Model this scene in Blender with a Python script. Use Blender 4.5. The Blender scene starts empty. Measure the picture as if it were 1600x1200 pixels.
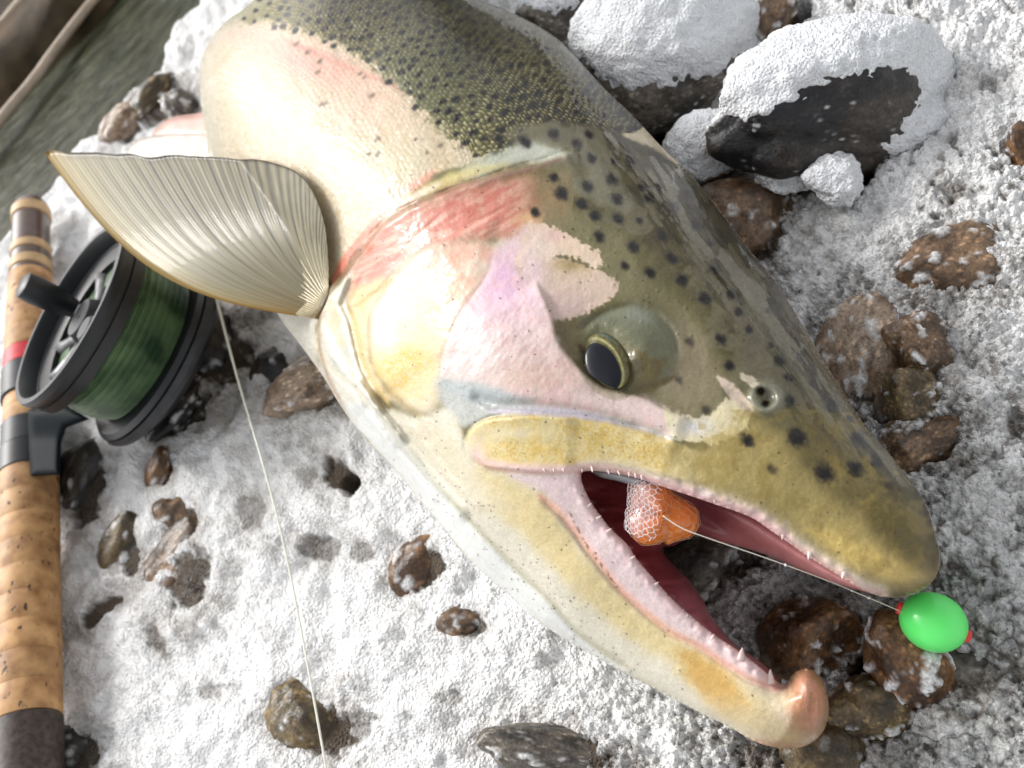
import bpy, math
import numpy as np
from mathutils import Vector, Matrix

# ------------------------------------------------------------------ camera, sky, sun, exposure
SC = bpy.context.scene
COL = SC.collection
PW, PH = 1600.0, 1200.0
HFOV = math.radians(60)
FPX = (PW / 2) / math.tan(HFOV / 2)
PHI = math.radians(52)                 # downward tilt of the lens
G = np.array([-0.741, 0.671]); G /= np.linalg.norm(G)   # where world-up points in the frame (phone is rolled)
CAM_H = 0.27
cp, sp = math.cos(PHI), math.sin(PHI)
XW = np.array([G[1], -G[0], 0.0])
YW = np.array([sp * G[0], sp * G[1], -cp])
ZW = np.array([cp * G[0], cp * G[1], sp])
RW = np.stack([XW, YW, ZW])            # world <- camera
CAMPOS = np.array([0, 0, CAM_H])

cam = bpy.data.cameras.new('camera')
camo = bpy.data.objects.new('camera', cam); COL.objects.link(camo)
cam.sensor_width = 36; cam.lens = 18 / math.tan(HFOV / 2)
cam.clip_start = 0.005; cam.clip_end = 500
M4 = Matrix([[*RW[0], 0], [*RW[1], 0], [*RW[2], CAM_H], [0, 0, 0, 1]])
camo.matrix_world = M4
cam.dof.use_dof = True; cam.dof.focus_distance = 0.248; cam.dof.aperture_fstop = 18
SC.camera = camo

SUN_EL, SUN_AZ = math.radians(40), math.radians(-24)     # azimuth measured from +Y (away from lens), negative to the left
W = bpy.data.worlds.new('World'); SC.world = W; W.use_nodes = True
nt = W.node_tree; nt.nodes.clear()
sky = nt.nodes.new('ShaderNodeTexSky'); sky.sky_type = 'NISHITA'; sky.sun_disc = False
sky.sun_elevation = SUN_EL; sky.sun_rotation = SUN_AZ
sky.dust_density = 4.0; sky.air_density = 1.2; sky.ozone_density = 1.0
hs = nt.nodes.new('ShaderNodeHueSaturation'); hs.inputs['Saturation'].default_value = 0.10
bg = nt.nodes.new('ShaderNodeBackground'); bg.inputs['Strength'].default_value = 0.15
wo = nt.nodes.new('ShaderNodeOutputWorld')
nt.links.new(sky.outputs[0], hs.inputs['Color']); nt.links.new(hs.outputs[0], bg.inputs['Color']); nt.links.new(bg.outputs[0], wo.inputs[0])
sl = bpy.data.lights.new('sun', 'SUN'); sl.energy = 0.95; sl.angle = math.radians(16); sl.color = (1.0, 0.965, 0.91)
so = bpy.data.objects.new('sun', sl); COL.objects.link(so)
sdir = Vector((math.sin(SUN_AZ) * math.cos(SUN_EL), math.cos(SUN_AZ) * math.cos(SUN_EL), math.sin(SUN_EL)))
so.rotation_euler = sdir.to_track_quat('Z', 'Y').to_euler()
vs = SC.view_settings
vs.view_transform = 'Standard'; vs.look = 'None'; vs.gamma = 1.0; vs.use_curve_mapping = False
vs.exposure = 0.68
SC.cycles.use_denoising = True
SC.cycles.max_bounces = 5

# ------------------------------------------------------------------ geometry helpers
def kk(px, py):
    return sp - ((px - PW / 2) * G[0] + (PH / 2 - py) * G[1]) / FPX * cp
def unproj(px, py, h):
    """world point at height h above the ground on the sight line through (px,py)"""
    px = np.asarray(px, float); py = np.asarray(py, float)
    d = (CAM_H - h) / kk(px, py)
    v = np.stack([(px - PW / 2) / FPX * d, (PH / 2 - py) / FPX * d, -d], -1)
    return v @ RW.T + CAMPOS
def at_depth(px, py, d):
    v = np.array([(px - PW / 2) / FPX * d, (PH / 2 - py) / FPX * d, -d])
    return RW @ v + CAMPOS
def project(P):
    v = (P - CAMPOS) @ RW
    d = -v[..., 2]
    return v[..., 0] / d * FPX + PW / 2, PH / 2 - v[..., 1] / d * FPX, d
def pxsize(px, py, h=0.0):
    return float((CAM_H - h) / kk(px, py) / FPX)

def spline(pts, n=8, closed=False):
    P = np.array(pts, float)
    N = len(P); out = []
    rng = range(N if closed else N - 1)
    for i in rng:
        if closed:
            p0, p1, p2, p3 = P[(i - 1) % N], P[i], P[(i + 1) % N], P[(i + 2) % N]
        else:
            p0 = P[max(i - 1, 0)]; p1 = P[i]; p2 = P[i + 1]; p3 = P[min(i + 2, N - 1)]
        t = np.linspace(0, 1, n, endpoint=False)[:, None]
        out.append(0.5 * (2 * p1 + (p2 - p0) * t + (2 * p0 - 5 * p1 + 4 * p2 - p3) * t ** 2 + (3 * p1 - p0 - 3 * p2 + p3) * t ** 3))
    out = np.concatenate(out)
    if not closed: out = np.vstack([out, P[-1]])
    return out

def dist_poly(X, Y, poly, closed=True):
    """unsigned distance and even-odd inside of a polyline"""
    d2 = np.full(X.shape, 1e12); ins = np.zeros(X.shape, bool)
    n = len(poly)
    for i in range(n if closed else n - 1):
        ax, ay = poly[i]; bx, by = poly[(i + 1) % n]
        ex, ey = bx - ax, by - ay
        L = ex * ex + ey * ey
        if L < 1e-12: continue
        wx, wy = X - ax, Y - ay
        t = np.clip((wx * ex + wy * ey) / L, 0, 1)
        q = (wx - ex * t) ** 2 + (wy - ey * t) ** 2
        np.minimum(d2, q, out=d2)
        if closed and abs(ey) > 1e-9:
            c = ((ay <= Y) & (by > Y)) | ((by <= Y) & (ay > Y))
            ins ^= c & (X < ax + (Y - ay) / ey * ex)
    return np.sqrt(d2), ins
def sdist_open(X, Y, poly):
    """signed distance to an open polyline: positive on the right-hand side of travel in the frame"""
    best = np.full(X.shape, 1e12); sg = np.ones(X.shape)
    for i in range(len(poly) - 1):
        ax, ay = poly[i]; bx, by = poly[i + 1]
        ex, ey = bx - ax, by - ay; L = ex * ex + ey * ey
        if L < 1e-12: continue
        wx, wy = X - ax, Y - ay
        t = np.clip((wx * ex + wy * ey) / L, 0, 1)
        q = (wx - ex * t) ** 2 + (wy - ey * t) ** 2
        m = q < best
        best = np.where(m, q, best)
        sg = np.where(m, np.sign(ex * wy - ey * wx), sg)
    return np.sqrt(best) * sg

def hash3(i, j, k, seed):
    h = (i.astype(np.int64) * 374761393 + j.astype(np.int64) * 668265263 + k.astype(np.int64) * 2147483647 + seed * 1274126177) & 0xFFFFFFFF
    h = ((h ^ (h >> 13)) * 1274126177) & 0xFFFFFFFF
    h = ((h ^ (h >> 16)) * 2246822519) & 0xFFFFFFFF
    return ((h ^ (h >> 15)) & 0xFFFFFF) / float(0xFFFFFF)
Z0 = np.zeros(1, np.int64)
TAB = {}
def table(seed, dim):
    k = (seed, dim)
    if k not in TAB: TAB[k] = np.random.RandomState((seed * 7919 + dim) % 2 ** 31).rand(*((256, 256) if dim == 2 else (64, 64, 64))).astype(np.float32)
    return TAB[k]
def vn2(x, y, seed=0):
    T = table(seed, 2); x = np.asarray(x); y = np.asarray(y)
    xf = np.floor(x); yf = np.floor(y); xi = xf.astype(np.int32); yi = yf.astype(np.int32)
    fx = x - xf; fy = y - yf
    fx = fx * fx * (3 - 2 * fx); fy = fy * fy * (3 - 2 * fy)
    x0 = xi & 255; x1 = (xi + 1) & 255; y0 = (yi & 255) * 256; y1 = ((yi + 1) & 255) * 256; T = T.ravel()
    a = T[y0 + x0]; b = T[y0 + x1]; c = T[y1 + x0]; d = T[y1 + x1]
    return (a + (b - a) * fx) * (1 - fy) + (c + (d - c) * fx) * fy
def fbm2(x, y, seed=0, oct=3, gain=0.5):
    s = 0; a = 1; tot = 0
    for o in range(oct):
        s = s + a * vn2(x * 2 ** o + 17.3 * o, y * 2 ** o - 9.1 * o, seed + o); tot += a; a *= gain
    return s / tot
def vn3(P, seed=0):
    T = table(seed, 3).ravel()
    If = np.floor(P); I = If.astype(np.int64); F = P - If; F = F * F * (3 - 2 * F)
    r = 0
    for dx in (0, 1):
        for dy in (0, 1):
            for dz in (0, 1):
                w = (F[:, 0] if dx else 1 - F[:, 0]) * (F[:, 1] if dy else 1 - F[:, 1]) * (F[:, 2] if dz else 1 - F[:, 2])
                r = r + w * T[((I[:, 0] + dx) & 63) * 4096 + ((I[:, 1] + dy) & 63) * 64 + ((I[:, 2] + dz) & 63)]
    return r
def fbm3(P, seed=0, oct=3, gain=0.5):
    s = 0; a = 1; tot = 0
    for o in range(oct):
        s = s + a * vn3(P * 2 ** o + 13.7 * o, seed + o); tot += a; a *= gain
    return s / tot
def worley2(x, y, seed=0):
    xi = np.floor(x).astype(np.int64); yi = np.floor(y).astype(np.int64)
    f1 = np.full(x.shape, 9.0); f2 = np.full(x.shape, 9.0); cid = np.zeros(x.shape)
    for dx in (-1, 0, 1):
        for dy in (-1, 0, 1):
            cx = xi + dx; cy = yi + dy
            r = hash3(cx, cy, Z0, seed)
            q = (cx + r - x) ** 2 + (cy + hash3(cx, cy, Z0, seed + 7) - y) ** 2
            m = q < f1
            f2 = np.where(m, f1, np.minimum(f2, q)); cid = np.where(m, r, cid); f1 = np.where(m, q, f1)
    return np.sqrt(f1), np.sqrt(f2), cid
def sstep(a, b, x):
    t = np.clip((x - a) / (b - a), 0, 1); return t * t * (3 - 2 * t)
def srgb(c):
    c = np.asarray(c, float) / 255.0
    return np.where(c <= 0.04045, c / 12.92, ((c + 0.055) / 1.055) ** 2.4)

def tps(pts):
    P = np.array(pts, float); xy = P[:, :2] / 500.0; v = P[:, 2]; n = len(P)
    def U(r2): return np.where(r2 > 0, r2 * np.log(np.maximum(r2, 1e-12)), 0)
    K = U(((xy[:, None] - xy[None]) ** 2).sum(-1)) + np.eye(n) * 0.003
    A = np.zeros((n + 3, n + 3)); A[:n, :n] = K; A[:n, n] = 1; A[:n, n + 1:] = xy; A[n, :n] = 1; A[n + 1:, :n] = xy.T
    w = np.linalg.solve(A, np.concatenate([v, [0, 0, 0]]))
    def f(X, Y):
        X = X / 500.0; Y = Y / 500.0
        r = w[n] + w[n + 1] * X + w[n + 2] * Y
        for i in range(n):
            r = r + w[i] * U((X - xy[i, 0]) ** 2 + (Y - xy[i, 1]) ** 2)
        return r
    return f
def upsample(A, ny, nx, f):
    """bilinear upsample of a coarse canvas by the factor f"""
    y = np.arange(ny) / f; x = np.arange(nx) / f
    yi = np.minimum(y.astype(int), A.shape[0] - 2); xi = np.minimum(x.astype(int), A.shape[1] - 2)
    fy = (y - yi)[:, None]; fx = (x - xi)[None]
    return (A[np.ix_(yi, xi)] * (1 - fy) * (1 - fx) + A[np.ix_(yi + 1, xi)] * fy * (1 - fx)
            + A[np.ix_(yi, xi + 1)] * (1 - fy) * fx + A[np.ix_(yi + 1, xi + 1)] * fy * fx)

# ------------------------------------------------------------------ mesh / object helpers
def link(name, data, mat=None, parent=None, smooth=True):
    o = bpy.data.objects.new(name, data); COL.objects.link(o)
    if mat: data.materials.append(mat)
    if smooth and data is not None: data.polygons.foreach_set('use_smooth', np.ones(len(data.polygons), bool))
    if parent: o.parent = parent
    return o
def mesh_np(name, V, F, col=None, rough=None):
    """fast mesh from numpy: V (n,3), F (m,3|4) int"""
    me = bpy.data.meshes.new(name)
    V = np.ascontiguousarray(V, np.float32); F = np.ascontiguousarray(F, np.int32); k = F.shape[1]
    me.vertices.add(len(V)); me.vertices.foreach_set('co', V.ravel())
    me.loops.add(F.size); me.loops.foreach_set('vertex_index', F.ravel())
    me.polygons.add(len(F)); me.polygons.foreach_set('loop_start', np.arange(0, F.size, k, dtype=np.int32))
    me.update(calc_edges=True)
    if col is not None:
        a = me.attributes.new('Col', 'FLOAT_COLOR', 'POINT')
        c = np.ones((len(V), 4), np.float32); c[:, :3] = col
        a.data.foreach_set('color', c.ravel())
    if rough is not None:
        a = me.attributes.new('Rough', 'FLOAT', 'POINT'); a.data.foreach_set('value', np.ascontiguousarray(rough, np.float32))
    return me
def empty(name, loc):
    o = bpy.data.objects.new(name, None); COL.objects.link(o); o.location = loc; o.empty_display_size = 0.01
    return o
def tag(o, label=None, cat=None, group=None, kind=None):
    if label: o['label'] = label
    if cat: o['category'] = cat
    if group: o['group'] = group
    if kind: o['kind'] = kind
    return o
def adopt(o, parent):
    o.parent = parent; o.matrix_parent_inverse = Matrix.Translation(parent.location).inverted()
    return o
def frames(P):
    P = np.asarray(P, float); T = np.gradient(P, axis=0); T /= np.linalg.norm(T, axis=1)[:, None] + 1e-12
    up = np.array([0.31, 0.17, 0.93]); A = np.cross(T, up); A /= np.linalg.norm(A, axis=1)[:, None]
    B = np.cross(T, A); return A, B
def tube_vf(P, R, seg=8):
    P = np.asarray(P, float); n = len(P); R = np.broadcast_to(np.asarray(R, float), (n,))
    A, B = frames(P); t = np.linspace(0, 2 * np.pi, seg, endpoint=False)
    V = P[:, None] + R[:, None, None] * (A[:, None] * np.cos(t)[None, :, None] + B[:, None] * np.sin(t)[None, :, None])
    V = V.reshape(-1, 3); F = []
    for i in range(n - 1):
        for j in range(seg):
            a = i * seg + j; b = i * seg + (j + 1) % seg
            F.append((a, b, b + seg, a + seg))
    V = np.vstack([V, P[0], P[-1]]); c0 = n * seg
    for j in range(seg):
        F.append((c0, (j + 1) % seg, j, j)); e = (n - 1) * seg
        F.append((c0 + 1, e + j, e + (j + 1) % seg, e + (j + 1) % seg))
    return V, F
def pydata(name, V, F, mat, parent=None, smooth=True):
    me = bpy.data.meshes.new(name)
    FF = []
    for f in F:
        g = []
        for i in f:
            i = int(i)
            if i not in g: g.append(i)
        if len(g) > 2: FF.append(g)
    me.from_pydata([tuple(map(float, v)) for v in V], [], FF); me.update()
    o = link(name, me, mat, None, smooth)
    if parent: adopt(o, parent)
    return o
def tube(name, P, R, mat, parent=None, seg=8):
    V, F = tube_vf(P, R, seg); return pydata(name, V, F, mat, parent)
def basis(axis):
    a = np.asarray(axis, float); a = a / np.linalg.norm(a)
    u = np.array([0, 0, 1.0]) if abs(a[2]) < 0.9 else np.array([1.0, 0, 0])
    b = np.cross(a, u); b /= np.linalg.norm(b); return a, b, np.cross(a, b)
def lathe(name, o0, axis, prof, mat, parent=None, seg=56, closed=False):
    """solid of revolution; prof = [(t along axis, radius)]"""
    a, b, c = basis(axis); o0 = np.asarray(o0, float)
    t = np.linspace(0, 2 * np.pi, seg, endpoint=False)
    V = []; F = []
    for (s, r) in prof:
        V += [o0 + a * s + (b * math.cos(q) + c * math.sin(q)) * r for q in t]
    n = len(prof)
    for i in range(n if closed else n - 1):
        for j in range(seg):
            i2 = (i + 1) % n
            F.append((i * seg + j, i * seg + (j + 1) % seg, i2 * seg + (j + 1) % seg, i2 * seg + j))
    if not closed:
        F.append(tuple(range(seg))[::-1]); F.append(tuple((n - 1) * seg + j for j in range(seg)))
    me = bpy.data.meshes.new(name); me.from_pydata([tuple(v) for v in V], [], F); me.update()
    o = link(name, me, mat)
    try: me.set_sharp_from_angle(angle=math.radians(38))
    except Exception: pass
    if parent: adopt(o, parent)
    return o

# ------------------------------------------------------------------ materials
def mat(name):
    m = bpy.data.materials.new(name); m.use_nodes = True
    n = m.node_tree.nodes; return m, n, m.node_tree.links, n['Principled BSDF']
def node(n, t, **kw):
    x = n.new(t)
    for k, v in kw.items(): setattr(x, k, v)
    return x
def simple(name, rgb, rough=0.5, metal=0.0, coat=0.0, bump=None, var=0.0, vscale=200.0):
    m, n, l, p = mat(name)
    p.inputs['Base Color'].default_value = (*rgb, 1); p.inputs['Roughness'].default_value = rough
    p.inputs['Metallic'].default_value = metal; p.inputs['Coat Weight'].default_value = coat
    tc = node(n, 'ShaderNodeTexCoord')
    if var:
        nz = node(n, 'ShaderNodeTexNoise'); nz.inputs['Scale'].default_value = vscale; nz.inputs['Detail'].default_value = 5
        l.new(tc.outputs['Object'], nz.inputs['Vector'])
        cr = node(n, 'ShaderNodeValToRGB')
        cr.color_ramp.elements[0].position = 0.3; cr.color_ramp.elements[1].position = 0.7
        cr.color_ramp.elements[0].color = (*[c * (1 - var) for c in rgb], 1); cr.color_ramp.elements[1].color = (*[min(1, c * (1 + var)) for c in rgb], 1)
        l.new(nz.outputs[0], cr.inputs[0]); l.new(cr.outputs[0], p.inputs['Base Color'])
    if bump:
        nb = node(n, 'ShaderNodeTexNoise'); nb.inputs['Scale'].default_value = bump[0]; nb.inputs['Detail'].default_value = 4
        l.new(tc.outputs['Object'], nb.inputs['Vector'])
        b = node(n, 'ShaderNodeBump'); b.inputs['Strength'].default_value = bump[1]; b.inputs['Distance'].default_value = bump[2]
        l.new(nb.outputs[0], b.inputs['Height']); l.new(b.outputs[0], p.inputs['Normal'])
    return m
def attr_mat(name, sss=0.0, rad=(0.003, 0.0015, 0.001), coat=0.0, coatr=0.1, grain=0.0, gscale=2500, bump=0.0, bscale=1500, spec=0.5, ior=1.45):
    m, n, l, p = mat(name)
    a = node(n, 'ShaderNodeAttribute', attribute_name='Col'); r = node(n, 'ShaderNodeAttribute', attribute_name='Rough')
    tc = node(n, 'ShaderNodeTexCoord')
    src = a.outputs['Color']
    if grain:
        nz = node(n, 'ShaderNodeTexNoise'); nz.inputs['Scale'].default_value = gscale; nz.inputs['Detail'].default_value = 2
        l.new(tc.outputs['Object'], nz.inputs['Vector'])
        mr = node(n, 'ShaderNodeMapRange'); mr.inputs[1].default_value = 0.25; mr.inputs[2].default_value = 0.75
        mr.inputs[3].default_value = 1 - grain; mr.inputs[4].default_value = 1 + grain * 0.7
        l.new(nz.outputs[0], mr.inputs[0])
        mx = node(n, 'ShaderNodeVectorMath', operation='SCALE')
        l.new(src, mx.inputs[0]); l.new(mr.outputs[0], mx.inputs['Scale']); src = mx.outputs[0]
    l.new(src, p.inputs['Base Color']); l.new(r.outputs['Fac'], p.inputs['Roughness'])
    p.inputs['IOR'].default_value = ior
    p.inputs['Specular IOR Level'].default_value = spec
    p.inputs['Subsurface Weight'].default_value = sss; p.inputs['Subsurface Radius'].default_value = rad; p.inputs['Subsurface Scale'].default_value = 1.0
    p.inputs['Coat Weight'].default_value = coat; p.inputs['Coat Roughness'].default_value = coatr
    if bump:
        nb = node(n, 'ShaderNodeTexNoise'); nb.inputs['Scale'].default_value = bscale; nb.inputs['Detail'].default_value = 3
        l.new(tc.outputs['Object'], nb.inputs['Vector'])
        b = node(n, 'ShaderNodeBump'); b.inputs['Strength'].default_value = bump; b.inputs['Distance'].default_value = 0.0004
        l.new(nb.outputs[0], b.inputs['Height']); l.new(b.outputs[0], p.inputs['Normal'])
    return m

M_SKIN = attr_mat('fish_skin', sss=0.0, coat=0.42, coatr=0.035, grain=0.09, gscale=2200, bump=0.16, bscale=1100, spec=0.25)
M_MOUTH = attr_mat('mouth_lining', sss=0.2, rad=(0.004, 0.0012, 0.001), coat=0.5, coatr=0.1, grain=0.1, bump=0.3, bscale=900)
def snow_mat():
    m = attr_mat('snow', grain=0.10, gscale=1500, spec=0.55, ior=1.31)
    n = m.node_tree.nodes; l = m.node_tree.links; p = n['Principled BSDF']
    tc = node(n, 'ShaderNodeNewGeometry')
    vo = node(n, 'ShaderNodeTexVoronoi'); vo.inputs['Scale'].default_value = 850; l.new(tc.outputs['Position'], vo.inputs['Vector'])
    nz = node(n, 'ShaderNodeTexNoise'); nz.inputs['Scale'].default_value = 1300; nz.inputs['Detail'].default_value = 3; l.new(tc.outputs['Position'], nz.inputs['Vector'])
    sm = node(n, 'ShaderNodeMath', operation='SUBTRACT'); l.new(nz.outputs[0], sm.inputs[0]); l.new(vo.outputs['Distance'], sm.inputs[1])
    b = node(n, 'ShaderNodeBump'); b.inputs['Strength'].default_value = 1.0; b.inputs['Distance'].default_value = 0.0010
    l.new(sm.outputs[0], b.inputs['Height']); l.new(b.outputs[0], p.inputs['Normal'])
    p.inputs['Sheen Weight'].default_value = 0.1
    return m
M_SNOW = snow_mat()
M_ROCK = attr_mat('wet_stone', grain=0.5, gscale=1100, bump=1.0, bscale=800, coat=0.08, coatr=0.3)

# ------------------------------------------------------------------ relief solid: a closed body whose upper skin has height hf and lower skin hb
def relief(name, X, Y, sdf, S, hf, hb, col, rough, mat_, parent=None):
    ins = sdf > 0
    cell = ins[:-1, :-1] | ins[1:, :-1] | ins[:-1, 1:] | ins[1:, 1:]
    used = np.zeros(ins.shape, bool)
    used[:-1, :-1] |= cell; used[1:, :-1] |= cell; used[:-1, 1:] |= cell; used[1:, 1:] |= cell
    gy, gx = np.gradient(sdf, S); gl = np.sqrt(gx ** 2 + gy ** 2) + 1e-9
    out = used & ~ins
    x = np.where(out, X - sdf * gx / gl, X); y = np.where(out, Y - sdf * gy / gl, Y)
    fi = -np.ones(ins.shape, np.int64); fi[used] = np.arange(used.sum()); nf = int(used.sum())
    bi = fi.copy(); bi[ins] = nf + np.arange(ins.sum())
    Vf = unproj(x[used], y[used], hf[used]); Vb = unproj(x[ins], y[ins], hb[ins])
    j, i = np.nonzero(cell)
    Ff = np.stack([fi[j, i], fi[j + 1, i], fi[j + 1, i + 1], fi[j, i + 1]], -1)
    Fb = np.stack([bi[j, i], bi[j, i + 1], bi[j + 1, i + 1], bi[j + 1, i]], -1)
    allout = ~(ins[j, i] | ins[j + 1, i] | ins[j + 1, i + 1] | ins[j, i + 1])
    V = np.vstack([Vf, Vb]); F = np.vstack([Ff, Fb[~allout]])
    C = np.vstack([col[used], col[ins]]); R = np.concatenate([rough[used], rough[ins]])
    me = mesh_np(name, V, F, C, R); o = link(name, me, mat_)
    if parent: adopt(o, parent)
    return o
def relief_poly(name, poly, hfun, S, drop, wpx, thick, colfun, rough, mat_, parent, clip=None):
    """small relief solid from a closed outline; hfun(X,Y) height, colfun(X,Y,sdf)->rgb 0..1 linear"""
    P = np.asarray(poly); x0, y0 = P.min(0) - 3 * S; x1, y1 = P.max(0) + 3 * S
    X, Y = np.meshgrid(np.arange(x0, x1, S), np.arange(y0, y1, S))
    d, ins = dist_poly(X, Y, P); sdf = np.where(ins, d, -d); sfull = sdf
    if clip is not None: sdf = np.minimum(sdf, clip(X, Y))
    dd = np.clip(sfull if clip is not None else sdf, 0, None); rp = np.sqrt(np.clip(1 - (1 - np.clip(dd / wpx, 0, 1)) ** 2, 0, 1))
    base = hfun(X, Y)
    hf = base - drop * (1 - rp); hb = base - drop - thick * rp
    col = colfun(X, Y, sdf); rg = rough(X, Y) if callable(rough) else np.full(X.shape, rough)
    return relief(name, X, Y, sdf, S, hf, hb, col, rg, mat_, parent)

# ================================================================== THE FISH
S = 1.7
FX0, FY0, FX1, FY1 = 296.0, -330.0, 1486.0, 1186.0
X, Y = np.meshgrid(np.arange(FX0, FX1, S), np.arange(FY0, FY1, S))
NY, NX = X.shape
Xc, Yc = X[::3, ::3], Y[::3, ::3]                    # coarse canvas for smooth fields
Xc = np.pad(Xc, ((0, 2), (0, 2)), 'edge'); Yc = np.pad(Yc, ((0, 2), (0, 2)), 'edge')
Xc[:, -2:] = Xc[:, [-3]] + np.array([1, 2]) * 3 * S; Yc[-2:] = Yc[[-3]] + np.array([[1], [2]]) * 3 * S
def up3(A): return upsample(A, NY, NX, 3)

BACK = [(505, -318), (560, -315), (590, -250), (628, -130), (672, -50), (745, -4), (794, 17), (850, 46), (885, 73), (944, 138), (990, 182), (1040, 236), (1075, 268), (1127, 332), (1173, 393),
        (1215, 444), (1257, 513), (1299, 583), (1355, 670), (1390, 709), (1418, 745), (1445, 785), (1460, 828), (1469, 872), (1464, 897), (1448, 917), (1425, 929), (1400, 934), (1372, 931)]
LIP = [(1372, 931), (1348, 922), (1316, 903), (1290, 887), (1264, 871), (1236, 851), (1204, 829), (1180, 812), (1155, 801), (1117, 788), (1088, 778), (1052, 766), (1024, 757), (1003, 749), (980, 743), (950, 738), (926, 736), (908, 737)]
GUM = [(908, 737), (909, 752), (916, 770), (926, 788), (940, 808), (956, 828), (980, 850), (994, 872), (1020, 902), (1050, 935), (1075, 958), (1117, 992), (1155, 1017), (1194, 1048), (1220, 1069), (1231, 1066), (1238, 1054), (1250, 1046)]
THROAT = [(1250, 1046), (1268, 1046), (1284, 1062), (1293, 1086), (1295, 1114), (1287, 1142), (1268, 1161), (1243, 1169), (1208, 1167), (1178, 1158), (1138, 1135), (1100, 1117), (1040, 1085), (1005, 1067), (970, 1049), (917, 1018),
          (847, 976), (795, 930), (732, 874), (690, 822), (655, 781), (613, 730), (585, 702), (552, 662), (527, 626), (506, 590), (470, 540), (430, 485), (370, 370), (332, 270), (320, 205), (313, 150), (312, 112), (319, 80), (336, 51), (360, 28), (388, 8), (415, -25), (440, -85), (470, -180), (490, -250)]
sB, sL, sG, sT = spline(BACK, 3), spline(LIP, 3), spline(GUM, 3), spline(THROAT, 3)
OUT = np.vstack([sB[:-1], sL[:-1], sG[:-1], sT])
d, ins = dist_poly(X[::2, ::2], Y[::2, ::2], OUT)
sd = np.where(ins, d, -d)
sd = np.pad(sd, ((0, 2), (0, 2)), 'edge')
SDF = upsample(sd, NY, NX, 2)
dM, _ = dist_poly(Xc, Yc, np.vstack([sL[:-1], sG]), False); dM = up3(dM)
dO, _ = dist_poly(Xc, Yc, sB, False); dT, _ = dist_poly(Xc, Yc, np.vstack([sG[-10:-1], sT]), False); dE = up3(np.minimum(dO, dT)); dT = up3(dT); dO = up3(dO)

HC = [(560, 120, 9.8), (650, 220, 9.8), (480, 330, 8.6), (420, 220, 9.1), (350, 150, 8.9), (450, 40, 9.8), (700, 60, 9.0), (800, 150, 8.5), (620, -20, 9.0), (600, -120, 8.4), (560, -250, 5.5), (520, -60, 9.2),
      (315, 120, 8.2), (325, 240, 7.2), (430, 480, 5.4), (500, 585, 5.8), (800, 17, 7.0), (900, 87, 6.9), (1000, 190, 6.8), (1130, 335, 6.5), (1220, 450, 6.3), (1300, 585, 5.9), (1390, 709, 5.5), (1448, 775, 5.2), (1466, 870, 4.7),
      (700, 420, 9.4), (620, 480, 8.8), (780, 520, 9.3), (850, 380, 9.0), (950, 300, 8.2), (1000, 400, 8.3), (960, 530, 8.3), (880, 600, 8.6), (800, 690, 8.2), (900, 690, 8.0), (1000, 700, 7.6), (1100, 600, 7.6), (1150, 500, 7.3),
      (1200, 650, 7.0), (1150, 740, 7.0), (1250, 760, 6.4), (1300, 830, 5.8), (1350, 780, 5.8), (1400, 880, 5.2), (1380, 920, 5.0),
      (560, 600, 7.0), (620, 660, 7.1), (700, 700, 7.5), (700, 800, 6.2), (780, 800, 6.8), (850, 800, 7.0), (800, 900, 5.4), (900, 900, 6.0), (930, 990, 4.8), (1000, 960, 5.3), (1020, 1060, 4.2), (1100, 1040, 4.6), (1150, 1110, 4.2),
      (1220, 1110, 4.3), (1260, 1060, 4.5), (1250, 1160, 3.6), (920, 830, 6.6), (650, 750, 6.0), (1280, 1110, 4.2)]
Hs = up3(tps(HC)(Xc, Yc)) / 100.0
Wd = up3(tps([(350, 150, 95), (600, 0, 110), (560, -250, 60), (900, 100, 110), (1200, 430, 90), (1400, 740, 60), (1450, 880, 55), (1250, 1110, 50), (1150, 1100, 52), (900, 1000, 55), (700, 830, 62), (540, 630, 60), (430, 450, 70), (700, 450, 110), (1000, 700, 80)])(Xc, Yc))
def rnd(d, w): return np.sqrt(np.clip(1 - (1 - np.clip(d / w, 0, 1)) ** 2, 0, 1))
dE0 = np.clip(np.where(SDF > 0, dE, 0), 0, None); dM0 = np.clip(np.where(SDF > 0, dM, 0), 0, None)
DROP = Wd * 0.000175
rE = rnd(dE0, Wd); rM = rnd(dM0, 15.0)
# near the kype and the snout tip both edges meet: ease the lip rounding out there
HF = Hs - DROP * (1 - rE) - 0.0032 * (1 - rM)

# ---- raised plates, folds and creases of the head (millimetres of relief)
REL = np.zeros_like(X)
def window(pts, m):
    P = np.asarray(pts); x0, y0 = P.min(0) - m; x1, y1 = P.max(0) + m
    i0 = max(int((x0 - FX0) / S), 0); i1 = min(int((x1 - FX0) / S) + 1, NX); j0 = max(int((y0 - FY0) / S), 0); j1 = min(int((y1 - FY0) / S) + 1, NY)
    return slice(j0, j1), slice(i0, i1)
def ends(pts, x, y, L):
    """fade to 0 beyond the ends of an open line"""
    P = np.asarray(pts); f = 1.0
    for (a, b) in ((P[0], P[1]), (P[-1], P[-2])):
        t = (b - a) / np.linalg.norm(b - a); s = (x - a[0]) * t[0] + (y - a[1]) * t[1]
        f = f * sstep(-L * 0.2, L, s + 1.0)
    return f
def step_line(pts, amp, L, soft, side=1, n=5):
    P = spline(pts, n); w = window(P, L * 3); s = sdist_open(X[w], Y[w], P) * side
    s = s + (fbm2(X[w] / 23, Y[w] / 23, 61, 2) - 0.5) * 3
    REL[w] += amp * 0.5 * (1 + np.tanh(s / soft)) * np.exp(-np.clip(s, 0, None) / L) * ends(P, X[w], Y[w], 22)
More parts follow.
